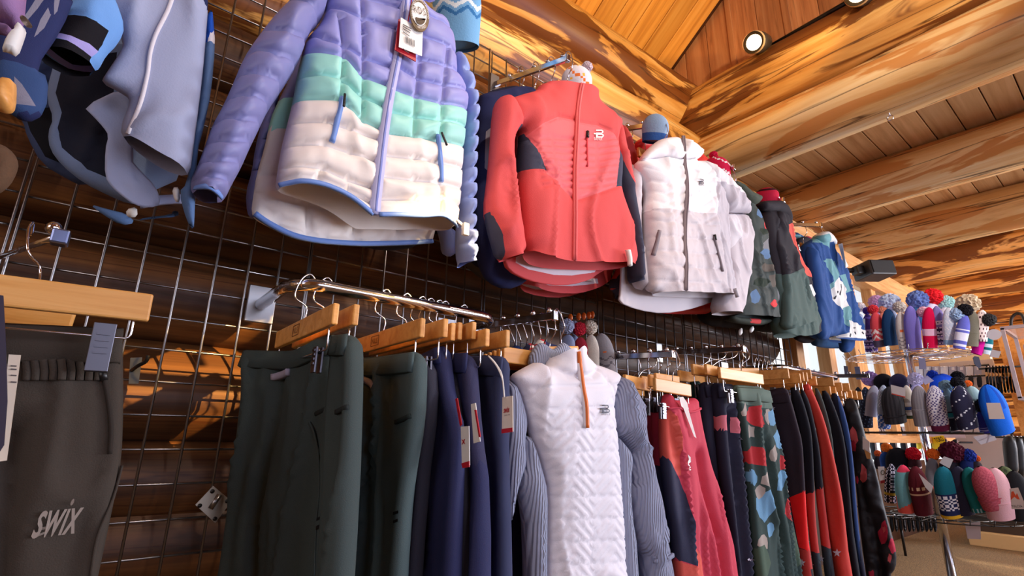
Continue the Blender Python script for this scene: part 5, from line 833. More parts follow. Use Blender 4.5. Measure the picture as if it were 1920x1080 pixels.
zs = [(blobs(P, x, y, rx, ry, sd, 10), m_) for x, y, rx, ry, sd, m_ in ((578, 330, 24, 44, 1, 1), (570, 390, 16, 36, 2, 2), (628, 535, 26, 50, 3, 1), (592, 570, 10, 22, 4, 2), (730, 845, 26, 56, 5, 2), (735, 830, 10, 18, 9, 1), (778, 920, 18, 44, 6, 2), (766, 980, 12, 28, 7, 1), (670, 1070, 16, 26, 8, 2))]
t, s = trousers('black quilted insulated trousers with pink flowers at the end of the row', fr(1606, 745), P([(505, 150), (540, 130), (580, 140), (610, 240), (640, 360), (680, 480), (710, 600), (735, 720), (775, 860), (800, 960), (795, 1040), (760, 1080), (740, 1120), (600, 1120), (625, 1000), (600, 800), (582, 600), (560, 420), (530, 280)]), [fab((32, 30, 34), .55, .3, 60), FL, F2], front=.035, W=.05, zones=zs, step=.012, creases=[(P([(560, 300+i*75), (640, 290+i*75), (760, 300+i*75)]), .01, -.008) for i in range(11)], folds=((.014, .05, .12, 5),), legs=[P([(600, 560), (650, 760), (700, 950), (715, 1100)])])
tg = Plane(at(1606, 745, .48)[0]-.07, -.3, 82); o = card('swing_tag', None, [tg.p(*tg.uv(*p)) for p in P([(618, 335), (655, 365), (656, 424), (618, 404)])], .002, plain((216, 206, 196), .6), tg.n); o['label'] = 'cream swing tag on the flowered black trousers'; o['category'] = 'tag'; card('lower_card', o, [tg.p(*tg.uv(*p)) for p in P([(624, 400), (660, 426), (660, 458), (640, 455)])], .002, plain((190, 136, 70), .6), tg.n)
hf = 'wooden clip hanger on the far right rail, '
for i, (x, y, lb) in enumerate(((1478, 691, 'nearest, above the aubergine trousers'), (1500, 700, 'second from the left'), (1506, 697, 'third from the left'), (1513, 698, 'fourth from the left'), (1520, 693, 'fifth, above the rust red trousers'), (1530, 705, 'sixth from the left'), (1562, 707, 'above the black trousers'), (1578, 717, 'above the midnight blue trousers'), (1592, 718, 'last, above the flowered trousers'))):
    B = at(x, y, .48); hanger(hf+lb, (B[0]-.05, -.10, B[2]), B, rail=(B[0]-.02, -.30, 1.258))
for i in range(7):
    X = 3.0+.07*i; hanger('%s of the crowded clip hangers on the far right rail' % ORD[i], (X, -.12, 1.16), (X+.02, -.46, 1.16), rail=(X, -.30, 1.258), group='crowded hangers on the far right rail')
# ================================================================== HATS
FWD = R[2]
def rnd3(o, s): return float(vnoise(o[0]*s, o[1]*s+o[2]*s*1.7, 3))
def pompom(t, c, r, rgb, sd=1):
    bm = bmesh.new(); bmesh.ops.create_icosphere(bm, subdivisions=4, radius=1); rr = random.Random(sd)
    for v in bm.verts: v.co *= r*(.88+.26*rr.random()); v.co += Vector(c)
    bm.verts.index_update(); m = MB().add([v.co[:] for v in bm.verts], [[v.index for v in f.verts] for f in bm.faces], 0, False); bm.free(); return m.build('pompom', fab(rgb, .95, .2, 200, .22), t)
def hat(label, cr, top, bot, wpx, X, cols, pat=None, pom=None, cuff=0, d=None, deep=.62, group=None, name='knit_hat', mats=None, nu=36, nv=30, lean=0):
    ox, oy, sc = CR[cr]; a, b = q(cr, [top, bot]); g = (lambda p: at(*p, d)) if d is not None else (lambda p: atx(*p, X))
    mid = g(((a[0]+b[0])/2, (a[1]+b[1])/2)); dp = float(np.dot(mid-CAM, FWD)); pxm = dp/F
    up2 = np.array([a[0]-b[0], -(a[1]-b[1])]); hh = np.linalg.norm(up2)*pxm; up2 = up2/np.linalg.norm(up2); U = R[0]*up2[0]+R[1]*up2[1]; Rt = R[0]*up2[1]-R[1]*up2[0]; D = np.cross(Rt, U)
    base = mid-U*hh/2; W = wpx/sc*pxm/2; dd = W*deep
    t = thing(name, label, 'hat', base, group); ms = mats or [fab(c, .95, .5, 160, .10) for c in cols]; V = []; Fc = []; mi = []
    for j in range(nv+1):
        v = j/nv; wv = (.90+.10*min(1, v/.45)) if v < .45 else max(.02, (1-((v-.45)/.55)**2.4))**.55
        if cuff and v < cuff: wv *= 1.07
        for i in range(nu):
            th = 2*pi*i/nu; f = 1+.035*float(vnoise(cos(th)*2+v*3, sin(th)*2+v*2, 5)); V.append(base+U*hh*v+Rt*W*wv*cos(th)*f-D*dd*wv*sin(th)*f*-1)
    for j in range(nv):
        for i in range(nu):
            Fc.append((j*nu+i, j*nu+(i+1) % nu, (j+1)*nu+(i+1) % nu, (j+1)*nu+i)); mi.append(pat((j+.5)/nv, (i+.5)/nu) % len(ms) if pat else 0)
    m = MB().add(V, Fc, mi, True); m.add([base+U*hh*.0+Rt*W*.8*cos(2*pi*i/12)+D*dd*.8*sin(2*pi*i/12)+U*.01 for i in range(12)], [tuple(range(12))], 0)
    m.build('crown', ms, t)
    if cuff:
        L2 = [base+U*hh*cuff+Rt*W*1.0*cos(2*pi*i/24)+D*dd*1.0*sin(2*pi*i/24) for i in range(25)]; MB().tube(L2, W*.06, 6).build('cuff_fold', ms[0], t)
    if pom:
        (px, py), r, rgb = pom; pp = q(cr, [(px, py)])[0]; c = g(pp); pompom(t, c, r/sc*float(np.dot(c-CAM, FWD))/F, rgb, int(px))
    return t
def zig(v0, v1, n, per, base=0, alt=1, lowest=None):
    def f(v, u):
        if lowest is not None and v < v0: return lowest
        if v > v1 or v < v0: return base
        tri = abs((u*per*2) % 2-1); k = ((v-v0)/(v1-v0)*n+tri*.9) % 1; return alt if k > .55 else base
    return f
def bands(*bs):
    def f(v, u):
        for v0, v1, k in bs:
            if v0 <= v < v1: return k
        return 0
    return f
def dots(n, th=.84, k=1): return lambda v, u: k if (int(v*n*7919)*31+int(u*n*104729)) % 100 > th*100 else 0
def fair(n=7, lo=0, hi=1):
    def f(v, u):
        if v < lo or v > hi: return 0
        b = int((v-lo)/(hi-lo)*n*3); return [1, 0, 2, 2, 1, 0, 1, 2][b % 8] if b % 3 else (1 if int(u*24) % 2 else 2)
    return f
SX = 4.4; Pst = atx(1705, 660, SX); TZ = [atx(1705, 668, SX)[2], atx(1738, 812, SX)[2], atx(1752, 965, SX)[2]]; py = -.47
# stand
t = thing('hat_stand', 'tall chrome spinner stand with three tiers of knitted hats', 'display stand', (SX, py, 0))
MB().tube([(SX, py, .03), (SX, py, TZ[0]+.10)], .024, 16).build('pole', CHROME, t)
MB().tube([(SX, py, .0), (SX, py, .02), (SX, py, .03)], [.22, .22, .05], 28).build('base', STEEL, t)
for ti, (z, rr_) in enumerate(zip(TZ, (.34, .40, .40))):
    for r in (rr_, rr_*.62):
        MB().tube([(SX+r*cos(a), py+r*sin(a), z) for a in np.linspace(0, 2*pi, 41)], .0035, 6, cap=False).build('tier_ring', CHROME if ti == 0 else BLACKM, t)
    m = MB()
    for a in np.linspace(0, 2*pi, 25)[:-1]: m.tube([(SX+.02*cos(a), py+.02*sin(a), z), (SX+rr_*1.05*cos(a), py+rr_*1.05*sin(a), z), (SX+rr_*1.09*cos(a), py+rr_*1.09*sin(a), z+.03)], .0025, 5)
    m.build('spokes', CHROME if ti == 0 else BLACKM, t)
gp = ('hats on the top tier of the stand', 'hats on the middle tier of the stand', 'hats on the bottom tier of the stand')
T, M_, B_ = ', on top hat tier', ', on middle hat tier', ', on bottom hat tier'
W_ = (226, 222, 232)
def H0(lb, *a, **k): return hat(lb+T, 'u', *a, group=gp[0], **k)
def H1(lb, *a, **k): return hat(lb+T, 'v', *a, group=gp[0], **k)
N4, N0, N5 = SX-.30, SX, SX+.20
H0('pale blue hat with white pompom, at the left edge', (95, 420), (60, 650), 120, N0, [(188, 204, 236)], None, ((90, 330), 60, (236, 230, 240)))
H0('salmon and white hat, far left behind', (-20, 380), (0, 560), 90, N5, [(226, 190, 190)], dots(20, .7), ((20, 280), 50, (240, 226, 220)), mats=None) if 0 else None
H0('purple patterned hat with purple pompom', (185, 420), (250, 930), 175, N4+.05, [(88, 66, 150), (196, 180, 224), (58, 46, 92)], fair(6, 0, .62), ((180, 380), 46, (86, 62, 160)))
H0('coral hat with white zigzags and coral pompom', (290, 400), (375, 860), 190, N4, [(222, 76, 86), (246, 226, 226), (84, 74, 100)], zig(.2, .52, 2, 4, 0, 1, 2), ((265, 362), 60, (224, 60, 70)))
H0('salmon hat with small pompom peeping behind the coral one', (395, 400), (410, 640), 110, N0-.1, [(232, 140, 112)], None, ((390, 370), 50, (232, 150, 120)))
H0('plain dark blue hat without pompom', (465, 352), (512, 842), 195, N4, [(26, 62, 106)], None)
H0('light blue hat with very large pale blue pompom', (520, 370), (560, 720), 150, N0-.05, [(190, 208, 240)], None, ((490, 275), 122, (190, 208, 242)))
H0('mauve pompom hat at the back', (310, 300), (330, 560), 140, N5-.1, [(176, 140, 184)], None, ((308, 262), 88, (190, 146, 188)))
H0('cream hat with orange dots and grey chevrons', (630, 390), (705, 892), 172, N4, [(216, 208, 202), (232, 120, 70), (150, 140, 140)], lambda v, u: 1 if (.46 < v < .52 and int(u*10) % 3 == 0) else (2 if v < .34 and abs((u*8) % 2-1)*.12 < (v*2) % .2 < abs((u*8) % 2-1)*.12+.05 else 0), ((622, 332), 74, (208, 200, 190)))
H0('periwinkle felt hat with turned corner', (760, 312), (830, 905), 205, N4, [(124, 114, 200)], None)
H0('dark teal hat with slate blue pompom', (835, 320), (875, 640), 150, N0-.1, [(44, 86, 128)], None, ((870, 232), 120, (104, 128, 190)))
H0('white fluffy hat with bright red pompom', (1060, 270), (1060, 560), 200, N0-.05, [(226, 220, 240)], None, ((1070, 192), 108, (226, 30, 40)))
H0('red hat with pale pink band and pink pompom', (1020, 330), (1045, 875), 195, N4, [(220, 10, 76), (240, 196, 224)], bands((.29, .46, 1)), ((950, 400), 72, (236, 184, 206)))
H0('lavender hat with fair isle bands', (1115, 315), (1205, 832), 172, N4+.03, [(136, 124, 190), (236, 226, 240), (56, 46, 84)], fair(6, .02, .66))
H0('white hat with mint pompom at the back', (1250, 310), (1270, 560), 150, N0, [(226, 226, 236)], None, ((1250, 268), 92, (166, 216, 214)))
H1('sparkly white hat with light blue pompom', (275, 335), (300, 835), 175, N4, [(206, 214, 234), (236, 236, 246), (150, 186, 224)], lambda v, u: 2 if v < .12 else (1 if (int(v*60)*7+int(u*60)*13) % 5 == 0 else 0), ((385, 435), 94, (160, 190, 226)))
H1('periwinkle hat with white stripes and black pompom', (505, 430), (420, 890), 170, N4, [(98, 102, 190), (226, 226, 244)], bands((.08, .14, 1), (.24, .46, 1), (.52, .57, 1)), ((500, 368), 80, (24, 22, 28)))
H1('olive hat with folded cuff and large beige pompom', (600, 375), (580, 855), 185, N4+.06, [(112, 108, 92)], None, ((540, 288), 128, (206, 186, 156)), cuff=.38)
H1('cream hat with small dark dots and charcoal pompom', (735, 368), (715, 790), 170, N4+.1, [(236, 216, 210), (76, 34, 50)], lambda v, u: 1 if (int(v*16) % 2 == 0 and int(u*32+int(v*16)/2) % 3 == 0) else 0, ((810, 500), 84, (48, 48, 50)))
H1('magenta hat low at the right', (770, 600), (650, 965), 150, N4+.14, [(212, 16, 146)], None); H1('teal and white striped hat at the right end', (835, 690), (790, 965), 115, N4+.16, [(16, 106, 116), (204, 222, 238)], bands((0, .2, 1), (.32, .5, 1)))
n = -FWD
def tagx(label, cr, pts, X, mat, lines=0, band=None):
    P3 = [atx(x, y, X) for x, y in q(cr, pts)]; o = card('swing_tag', None, P3, .003, mat, n); o['label'] = label; o['category'] = 'tag'
    if band: card('colour_band', o, [atx(x, y, X)+n*.001 for x, y in q(cr, band[0])], .002, band[1], n)
    return o
TC = plain((224, 222, 228), .6)
tagx('round white swing tag at the right end of the top hat tier', 'v', [(895+100*cos(a), 700+72*sin(a)) for a in np.linspace(0, 2*pi, 21)[:-1]], N4+.05, TC); tagx('white card tag on the purple patterned hat', 'u', [(70, 520), (158, 485), (160, 640), (80, 700)], N4-.06, plain((214, 232, 236), .6))
for i, (cr, pts, c) in enumerate((('s', [(230, 600), (295, 602), (310, 712), (238, 714)], (150, 152, 190)), ('s', [(780, 600), (800, 582), (840, 590), (865, 680), (840, 706), (795, 660)], (96, 104, 130)), ('t', [(605, 680), (645, 684), (655, 782), (618, 778)], (86, 90, 116)), ('t', [(715, 690), (765, 688), (790, 820), (735, 818)], (96, 104, 140)), ('s', [(975, 515), (1065, 535), (1040, 600), (950, 590)], (216, 214, 222)))):
    tagx('small hanging tag below the top hat tier, '+['grey-violet by the pole', 'slate and pointed', 'dark, leftmost', 'dark, second from left', 'pale, far right'][i], cr, pts, N4+.02, plain(c, .6))
def H2(lb, *a, **k): return hat(lb+M_, 'w', *a, group=gp[1], **k)
def H3(lb, *a, **k): return hat(lb+M_, 'x', *a, group=gp[1], **k)
GR_ = lambda v, u: (int(v*40)*7+int(u*40)*13) % 3
H2('plain black hat, leftmost', (60, 330), (105, 800), 140, N0-.15, [(26, 26, 34)]); H2('black speckled hat, second from left', (160, 330), (190, 870), 160, N4, [(30, 36, 54), (86, 104, 140)], dots(30, .88)); H2('plain grey hat', (285, 308), (232, 722), 180, N4, [(152, 152, 170)])
H2('blue-grey knit hat with white and blue lower edge', (405, 302), (420, 885), 175, N4-.03, [(146, 160, 186), (60, 104, 190), (206, 216, 236)], lambda v, u: (1 if (int(v*24)+int(u*24)) % 3 else 2) if v < .34 else GR_(v, u) % 2*2 if v > .5 else 0)
H2('large charcoal cable knit hat', (490, 318), (575, 805), 290, N4-.06, [(40, 38, 44), (54, 52, 58)], lambda v, u: int(u*30) % 2, cuff=.2); H2('beige hat with blue and white bands', (712, 305), (775, 745), 150, N4, [(192, 186, 178), (60, 86, 150), (232, 230, 226), (70, 84, 60)], bands((0, .1, 3), (.1, .2, 2), (.28, .36, 1), (.4, .5, 2)))
H2('grey ribbed beanie with deep cuff', (868, 312), (950, 842), 232, N4-.06, [(142, 140, 148), (128, 126, 136)], lambda v, u: int(u*36) % 2, cuff=.42); H2('pale lavender hat with lavender pompom', (850, 290), (885, 560), 190, N0-.15, [(172, 168, 214)], None, ((838, 225), 86, (196, 192, 226)))
H2('white and violet speckled hat with burgundy edge', (1075, 308), (1190, 905), 262, N4-.04, [(226, 224, 238), (92, 84, 140), (110, 34, 70)], lambda v, u: 2 if v < .12 else (1 if GR_(v, u) == 0 else 0)); H2('black hat with violet pompom at the back', (380, 150), (430, 380), 250, N0, [(26, 24, 32)], None, ((225, 215), 95, (160, 132, 196))); H2('dark slate hat with printed label at the back', (590, 150), (640, 400), 250, N0, [(56, 54, 86), (220, 220, 230)], lambda v, u: 0)
H3('royal blue earflap hat with blue pompom', (190, 150), (220, 500), 340, N0-.05, [(14, 70, 200)], None, ((62, 172), 64, (14, 56, 170)))
H3('slate teal hat with navy band and slate pompom', (245, 345), (345, 905), 165, N4, [(104, 134, 154), (26, 26, 48), (30, 120, 136)], bands((0, .3, 1), (.3, .34, 0), (.34, .42, 2), (.42, .47, 1)), ((240, 312), 74, (110, 142, 162)))
H3('navy hat with snow flecks and black pompom', (395, 310), (545, 875), 285, N4-.05, [(38, 38, 64), (214, 220, 232)], lambda v, u: 1 if ((int(v*26)*5+int(u*44)*11) % 17 == 0 or (.1 < v < .26 and .45 < u < .95 and (int(v*40)+int(u*60)) % 3 == 0 and abs(v-.18)*4+abs(u-.72)*4 < .5)) else 0, ((398, 270), 74, (20, 20, 28)))
H3('mint grey hat with black pompom hanging at its side', (560, 318), (700, 640), 190, N4+.05, [(146, 176, 180), (40, 60, 80)], bands((.3, .36, 1)), ((740, 575), 92, (22, 22, 32))); H3('bright blue hat with gathered crown, at the right end', (775, 298), (1010, 935), 335, N4, [(16, 98, 212), (10, 70, 170)], lambda v, u: 1 if int(u*18) % 3 == 0 and v > .5 else 0); H3('black hat with black pompom behind the navy one', (420, 230), (440, 420), 160, N0, [(22, 22, 28)], None, ((400, 190), 70, (20, 20, 26))); H3('indigo striped hat beside the bright blue one', (720, 640), (800, 930), 190, N4+.08, [(44, 48, 136), (140, 150, 210)], bands((.1, .16, 1), (.22, .28, 1))); H3('dark hat with a round orange pompom', (540, 330), (560, 420), 100, N0+.1, [(40, 40, 50)], None, ((540, 285), 44, (232, 110, 40)))
tagx('white swing tag with red edge on the charcoal cable knit hat', 'w', [(508, 298), (705, 345), (700, 470), (520, 425)], N4-.16, TC, band=([(518, 412), (700, 458), (700, 472), (520, 426)], plain((214, 60, 40)))); tagx('large square white tag on the bright blue hat', 'x', [(790, 545), (975, 545), (1040, 760), (830, 762)], N4-.14, plain((230, 220, 214), .6)); tagx('white tag beside the royal blue earflap hat', 'w', [(930, 225), (1000, 175), (1090, 245), (970, 300)], N0-.16, plain((190, 190, 226), .6))
def H4(lb, *a, **k): return hat(lb+B_, 'r', *a, group=gp[2], **k)
H4('black and white patterned hat, leftmost', (352, 268), (345, 545), 86, N4, [(24, 22, 40), (214, 208, 226), (180, 150, 40)], lambda v, u: 2 if .2 < v < .26 else (1 if (int(v*22)+int(u*24)) % 2 == 0 and int(u*24) % 3 else 0)); H4('aqua felt hat with coral crown and edge', (430, 275), (470, 612), 138, N4-.03, [(110, 168, 178), (226, 92, 78), (216, 60, 90)], lambda v, u: 1 if v < .34-.30*((u*2) % 1)+.02 else (2 if v > .86 and u < .5 else 0)); H4('burgundy hat with beige beads and stripes', (520, 285), (590, 628), 138, N4-.03, [(88, 22, 34), (206, 170, 140), (60, 16, 26)], lambda v, u: 1 if (.44 < v < .47 or .62 < v < .64 or .12 < v < .15 or (.52 < v < .59 and int(u*22) % 2)) else 0)
H4('teal hat with white zigzag band and yellow edge', (715, 288), (795, 645), 165, N4-.04, [(20, 104, 124), (224, 226, 236), (30, 40, 84), (222, 176, 40)], lambda v, u: 3 if v < .08 else (2 if v < .18 or .46 < v < .5 else (1 if v < .46 and (int(v*24)+int(u*26)) % 2 else (2 if v < .46 else 0)))); H4('plain dark navy hat between two teal hats', (820, 285), (885, 625), 155, N4, [(34, 32, 52)]); H4('plain teal hat with pale snow edge', (900, 293), (1000, 600), 138, N4, [(22, 110, 114), (150, 190, 200)], lambda v, u: 1 if v < .1 and int(u*40) % 3 == 0 else 0); H4('dusty rose knitted beanie', (980, 290), (1105, 575), 175, N4-.02, [(160, 70, 84), (178, 84, 98)], lambda v, u: (int(v*36)+int(u*44)) % 2, cuff=.25); H4('pale pink beanie with wide cuff', (1085, 298), (1150, 655), 190, N4+.03, [(206, 160, 166)], None, cuff=.34); H4('green camouflage hat at the right', (1150, 288), (1220, 480), 130, N0, [(72, 82, 52), (46, 52, 36)], lambda v, u: 1 if vnoise(v*6, u*9, 2) > .05 else 0); H4('black hat at the right end', (1230, 320), (1290, 660), 170, N4+.1, [(24, 24, 28)])
H4('black plush hat at the back', (400, 152), (400, 340), 170, N0-.1, [(22, 22, 28)]); H4('dark striped hat with scarlet pompom', (515, 220), (530, 330), 90, N0-.1, [(60, 26, 34), (220, 200, 200)], bands((.3, .4, 1)), ((510, 200), 46, (196, 18, 40))); H4('grey hat with orange pompom by the pole', (650, 225), (645, 420), 90, N0-.14, [(120, 116, 122)], None, ((652, 198), 38, (232, 110, 36))); H4('black hat with large maroon pompom', (780, 230), (780, 340), 150, N0-.12, [(30, 24, 34)], None, ((792, 185), 72, (82, 16, 38))); H4('blue hat with cobalt pompom', (900, 230), (910, 340), 110, N0-.1, [(24, 40, 96)], None, ((906, 210), 46, (24, 50, 140))); H4('black hat with tiny orange pompom', (960, 245), (960, 330), 90, N0-.08, [(36, 26, 34)], None, ((972, 230), 20, (224, 96, 34))); H4('blue hat with orange pompom at the back left', (310, 180), (320, 290), 90, N0-.1, [(40, 80, 160)], None, ((318, 154), 33, (232, 120, 40))); H4('dark hat with small rust pompom, back left', (255, 210), (260, 300), 60, N0, [(40, 36, 48)], None, ((254, 194), 22, (190, 84, 40)))
tagx('white card tag on the burgundy hat', 'r', [(550, 338), (655, 430), (640, 482), (600, 440)], N4-.10, TC); tagx('white card tag under the maroon pompom', 'r', [(735, 215), (800, 238), (772, 302), (702, 262)], N4+.05, TC); tg = tagx('white tag with small ring emblem at the left of the bottom tier', 'r', [(256, 290), (302, 290), (304, 405), (272, 412)], N4-.03, TC, band=([(272, 390), (304, 386), (304, 405), (272, 412)], plain((170, 40, 50)))); pp = [atx(288+12*cos(a), 330+16*sin(a), N4-.03) for a in np.linspace(0, 2*pi, 17)]
MB().tube([atx(*q('r', [(288+12*cos(a), 330+16*sin(a))])[0], N4-.03)+n*.002 for a in np.linspace(0, 2*pi, 17)], .0016, 5).build('emblem', plain((40, 60, 50)), tg)
tg = tagx('white hanging tag with orange mountain mark at the right edge', 'r', [(1210, 450), (1270, 442), (1310, 540), (1311, 596), (1226, 596)], N4-.05, plain((220, 212, 206), .6)); card('emblem', tg, [atx(*p, N4-.05)+n*.002 for p in q('r', [(1214, 528), (1218, 470), (1232, 466), (1250, 500), (1258, 480), (1278, 526), (1258, 522), (1240, 505)])], .001, plain((226, 84, 40)), n); a, b = [atx(*p, N4-.05) for p in q('r', [(1226, 585), (1302, 583)])]; card_text('lettering', tg, 'MALOJA', a, b, .016, plain((90, 84, 84)), n)
# hats hung high above the clothes and between the rails
hat('light blue beanie with white zigzags above the puffer jacket', 'b', (1115, -150), (1118, 190), 195, None, [(116, 170, 216), (226, 238, 246), (56, 116, 176)], lambda v, u: 1 if (.37+.09*abs((u*12) % 2-1) < v < .42+.09*abs((u*12) % 2-1)) else (2 if .28+.09*abs((u*12) % 2-1) < v < .33+.09*abs((u*12) % 2-1) else 0), d=.12, cuff=0, nu=96, nv=70)
hat('white plush hat with orange flecks and a pale pompom above the coral jacket', 'm', (655, 368), (672, 545), 172, None, [(226, 222, 232), (232, 120, 50), (240, 190, 80)], lambda v, u: 1 if (int(v*11)*5+int(u*26)*7) % 12 == 0 else (2 if (int(v*11)*3+int(u*26)*5) % 17 == 4 else 0), ((722, 378), 30, (206, 190, 200)), d=.40)
hat('slate blue cap hanging above the white jacket', 'm', (1112, 640), (1100, 800), 150, None, [(140, 166, 196), (50, 92, 160)], lambda v, u: 1 if v < .28 else 0, d=.40)
hat('raspberry red hat with white flowers above the camouflage jacket', 'd', (428, 245), (450, 350), 110, None, [(206, 24, 70), (236, 226, 226)], lambda v, u: 1 if (int(v*14)*5+int(u*24)*7) % 6 == 0 else 0, ((427, 240), 16, (206, 24, 70)), d=.36)
hat('red hat with dark spots above the black and coral jacket', 'D', (470, 155), (478, 245), 130, None, [(206, 34, 66), (60, 20, 30), (186, 180, 176)], lambda v, u: 2 if v < .1 else (1 if (int(v*9)*5+int(u*14)*7) % 7 == 0 else 0), d=.36)
GW = (150, 146, 150)
for lb, top, bot, w_, c, pm, dd, pt in (('pale blue-grey hat with furry pompom, first of the wall hats', (345, 140), (335, 230), 60, (130, 140, 172), ((338, 108), 28, (150, 158, 186)), .16, None), ('blue hat half hidden behind the first wall hat', (365, 140), (368, 240), 50, (136, 148, 186), ((366, 112), 24, (152, 162, 196)), .12, None), ('red hat with furry pompom between the wall hats', (390, 150), (396, 250), 56, (164, 40, 56), ((388, 118), 26, (190, 40, 58)), .17, None), ('cream hat with large furry pompom on the wall hook', (432, 140), (440, 265), 56, (206, 196, 184), ((430, 112), 26, (210, 198, 182)), .19, None), ('grey hat with chevrons and an orange dot, last of the wall hats', (470, 135), (495, 290), 80, (156, 150, 152), None, .16, lambda v, u: 1 if (.15+.1*abs((u*12) % 2-1) < v < .2+.1*abs((u*12) % 2-1)) or (.3+.1*abs((u*12) % 2-1) < v < .34+.1*abs((u*12) % 2-1)) else (2 if .52 < v < .58 and int(u*14) % 7 == 3 else 0))):
    hat(lb, 'g', top, bot, w_, None, [c, (104, 98, 104), (232, 110, 50)], pt, pm, d=dd, group='hats hung on the grid behind the white half-zip top')
t = thing('hook_rail', 'black hook rail with orange clip hangers above the wall hats', 'hook', at(1085, 590, .16)); MB().tube([at(*p, .10) for p in q('g', [(330, 78), (445, 66)])], .006, 8).build('rail', BLACKM, t)
for x, y in ((352, 74), (384, 70), (404, 68), (424, 65), (437, 63)): c = at(*q('g', [(x, y)])[0], .14); MB().ball(c, .011, n=10, sc=(.7, 1, 1.4)).build('clip', plain((222, 104, 30), .4), t)
# ================================================================== FAR END AND SMALL THINGS
def speaker():
    c = at(1638, 508, .26); t = thing('loudspeaker', 'black wall loudspeaker under the ceiling logs', 'speaker', c); A = [Vector((.87, -.5, .05)), Vector((.5, .87, -.08)), Vector((0, .1, 1))]; A = [np.array(a.normalized()) for a in A]
    MB().box(c, .11, .09, .062, A, bev=.012).build('cabinet', plain((30, 32, 40), .45), t); MB().box(c-A[1]*.094, .10, .003, .052, A, bev=.003).build('grille', plain((20, 20, 24), .8), t); MB().box(c-A[0]*.14, .035, .035, .035, A, bev=.01).tube([c-A[0]*.15, c+np.array([-.2, .28, .03])], .02, 10).build('wall_bracket', BLACKM, t)
speaker()
def track_head(px, py, X, label):
    c = atx(px, py, X); t = thing('track_spotlight', label, 'light', c); d = np.array([-.84, .02, -.42]); d /= np.linalg.norm(d)
    MB().tube([c+d*.03, c-d*.03, c-d*.09, c-d*.12], [.058, .058, .050, .03], 24, cap=True).build('lamp_housing', plain((60, 52, 46), .4), t)
    MB().tube([c+d*.030, c+d*.044], [.060, .056], 24, cap=False).build('trim_ring', plain((200, 170, 130), .4), t)
    MB().tube([c+d*.030, c+d*.034], .040, 24).build('lens', plain((255, 222, 170), .5, emit=9), t); MB().tube([c-d*.09, c-d*.09+np.array([.03, -.0, .05])], .02, 10).build('yoke', plain((60, 52, 46), .4), t); return c
track_head(1418, 80, 2.66, 'lit spotlight on the black ceiling track by the gable boards'); track_head(1612, -12, 2.66, 'second spotlight on the track, cut by the top edge')
t = thing('light_track', 'black light track running across the gable boards', 'light track', atx(1520, 40, 2.78)); a = atx(1436, 92, 2.80); b = atx(1590, 4, 2.80); MB().tube([a, b+(b-a)*.8], .018, 4).build('rail', BLACKM, t)
# eye hook in the tie log
c = atx(1669, 221, 2.9); o = MB().tube([c+np.array([0, .012*cos(a), .012*sin(a)]) for a in np.linspace(0, 2*pi, 17)], .003, 6, cap=False).tube([c+np.array([0, 0, .012]), c+np.array([0, 0, .05])], .003, 6).build('eye_hook', CHROME, None, 'small silver eye hook under the big ceiling log', 'hook')
# hook and diamond plate on the grid
P = lambda p: q('y', p)
t = thing('grid_hook', 'black display hook clipped on the wire grid', 'hook', at(312, 690, .01)); card('plate', t, [at(*p, .012) for p in P([(880, 975), (960, 972), (935, 1150), (868, 1150)])], .003, BLACKM, (0, -1, 0)); MB().tube(bez([at(*P([(890, 1060)])[0], .014), at(*P([(930, 1030)])[0], .05), at(*P([(985, 1000)])[0], .07), at(*P([(1000, 960)])[0], .075)]), .004, 8).build('hook', BLACKM, t)
P = lambda p: [(200+x/2.4533, 640+y/2.4533) for x, y in p]
t = thing('flange_plate', 'diamond-turned brushed steel mounting plate with four screw holes', 'bracket', at(399, 948, .0)); card('plate', t, [at(*p, .008) for p in P([(490, 665), (575, 735), (500, 836), (408, 752)])], .004, plain((190, 180, 165), .35, .8), (0, -1, 0))
for x, y in ((428, 756), (555, 735), (498, 816), (486, 690)): c = at(*P([(x, y)])[0], .0085); MB().tube([c, c+np.array([0, -.001, 0])], .005, 10).build('screw_hole', BLACKM, t)
a, b = [at(*p, .012) for p in P([(478, 770), (520, 705)])]; MB().tube([a, b], .006, 8).build('peg', STEEL, t)
# ---- far end: wire shelf with cards, gloves, slat board, cases, racks
XF = 6.6; GLV = [fab((34, 36, 44)), fab((52, 60, 70)), fab((70, 82, 90)), fab((40, 40, 46))]
def gl(label, cr, pts, X, mats, zones=(), group=None, name='glove', cat='gloves'):
    c = atx(*q(cr, [pts[0]])[0], X); t = thing(name, label, cat, c, group); pl = Plane(X, c[1], 90-20); return Sheet('body', t, pl, q(cr, pts), mats, front=.03, back=.03, W=.03, step=.03, zones=[(q(cr, z), k) for z, k in zones])
for i in range(9): x = 770+i*44; gl('dark grey glove pair with tan band on the far glove rack'+', %s from the left' % ORD[i], 'x', [(x, 40), (x+30, 38), (x+44, 180), (x+60, 330+10*(i % 3)), (x+78, 405), (x+40, 412), (x+20, 300), (x+4, 160)], 6.2, [GLV[i % 4], fab((196, 150, 96))], [([(x-10, 130), (x+60, 128), (x+60, 172), (x-10, 172)], 1)], 'gloves on the far rack, right of the hats')
for i in range(11): x = 335+i*31; gl('black glove hanging under the hat stand'+', %s from the left' % ORD[i], 'r', [(x, 640), (x+24, 638), (x+34, 690), (x+40, 745), (x+22, 770), (x+8, 720)], 5.6, [fab((26, 26, 30)), fab((120, 120, 126))], [([(x+14, 640), (x+22, 640), (x+30, 760), (x+22, 760)], 1)] if i % 2 else (), 'black gloves under the hat stand')
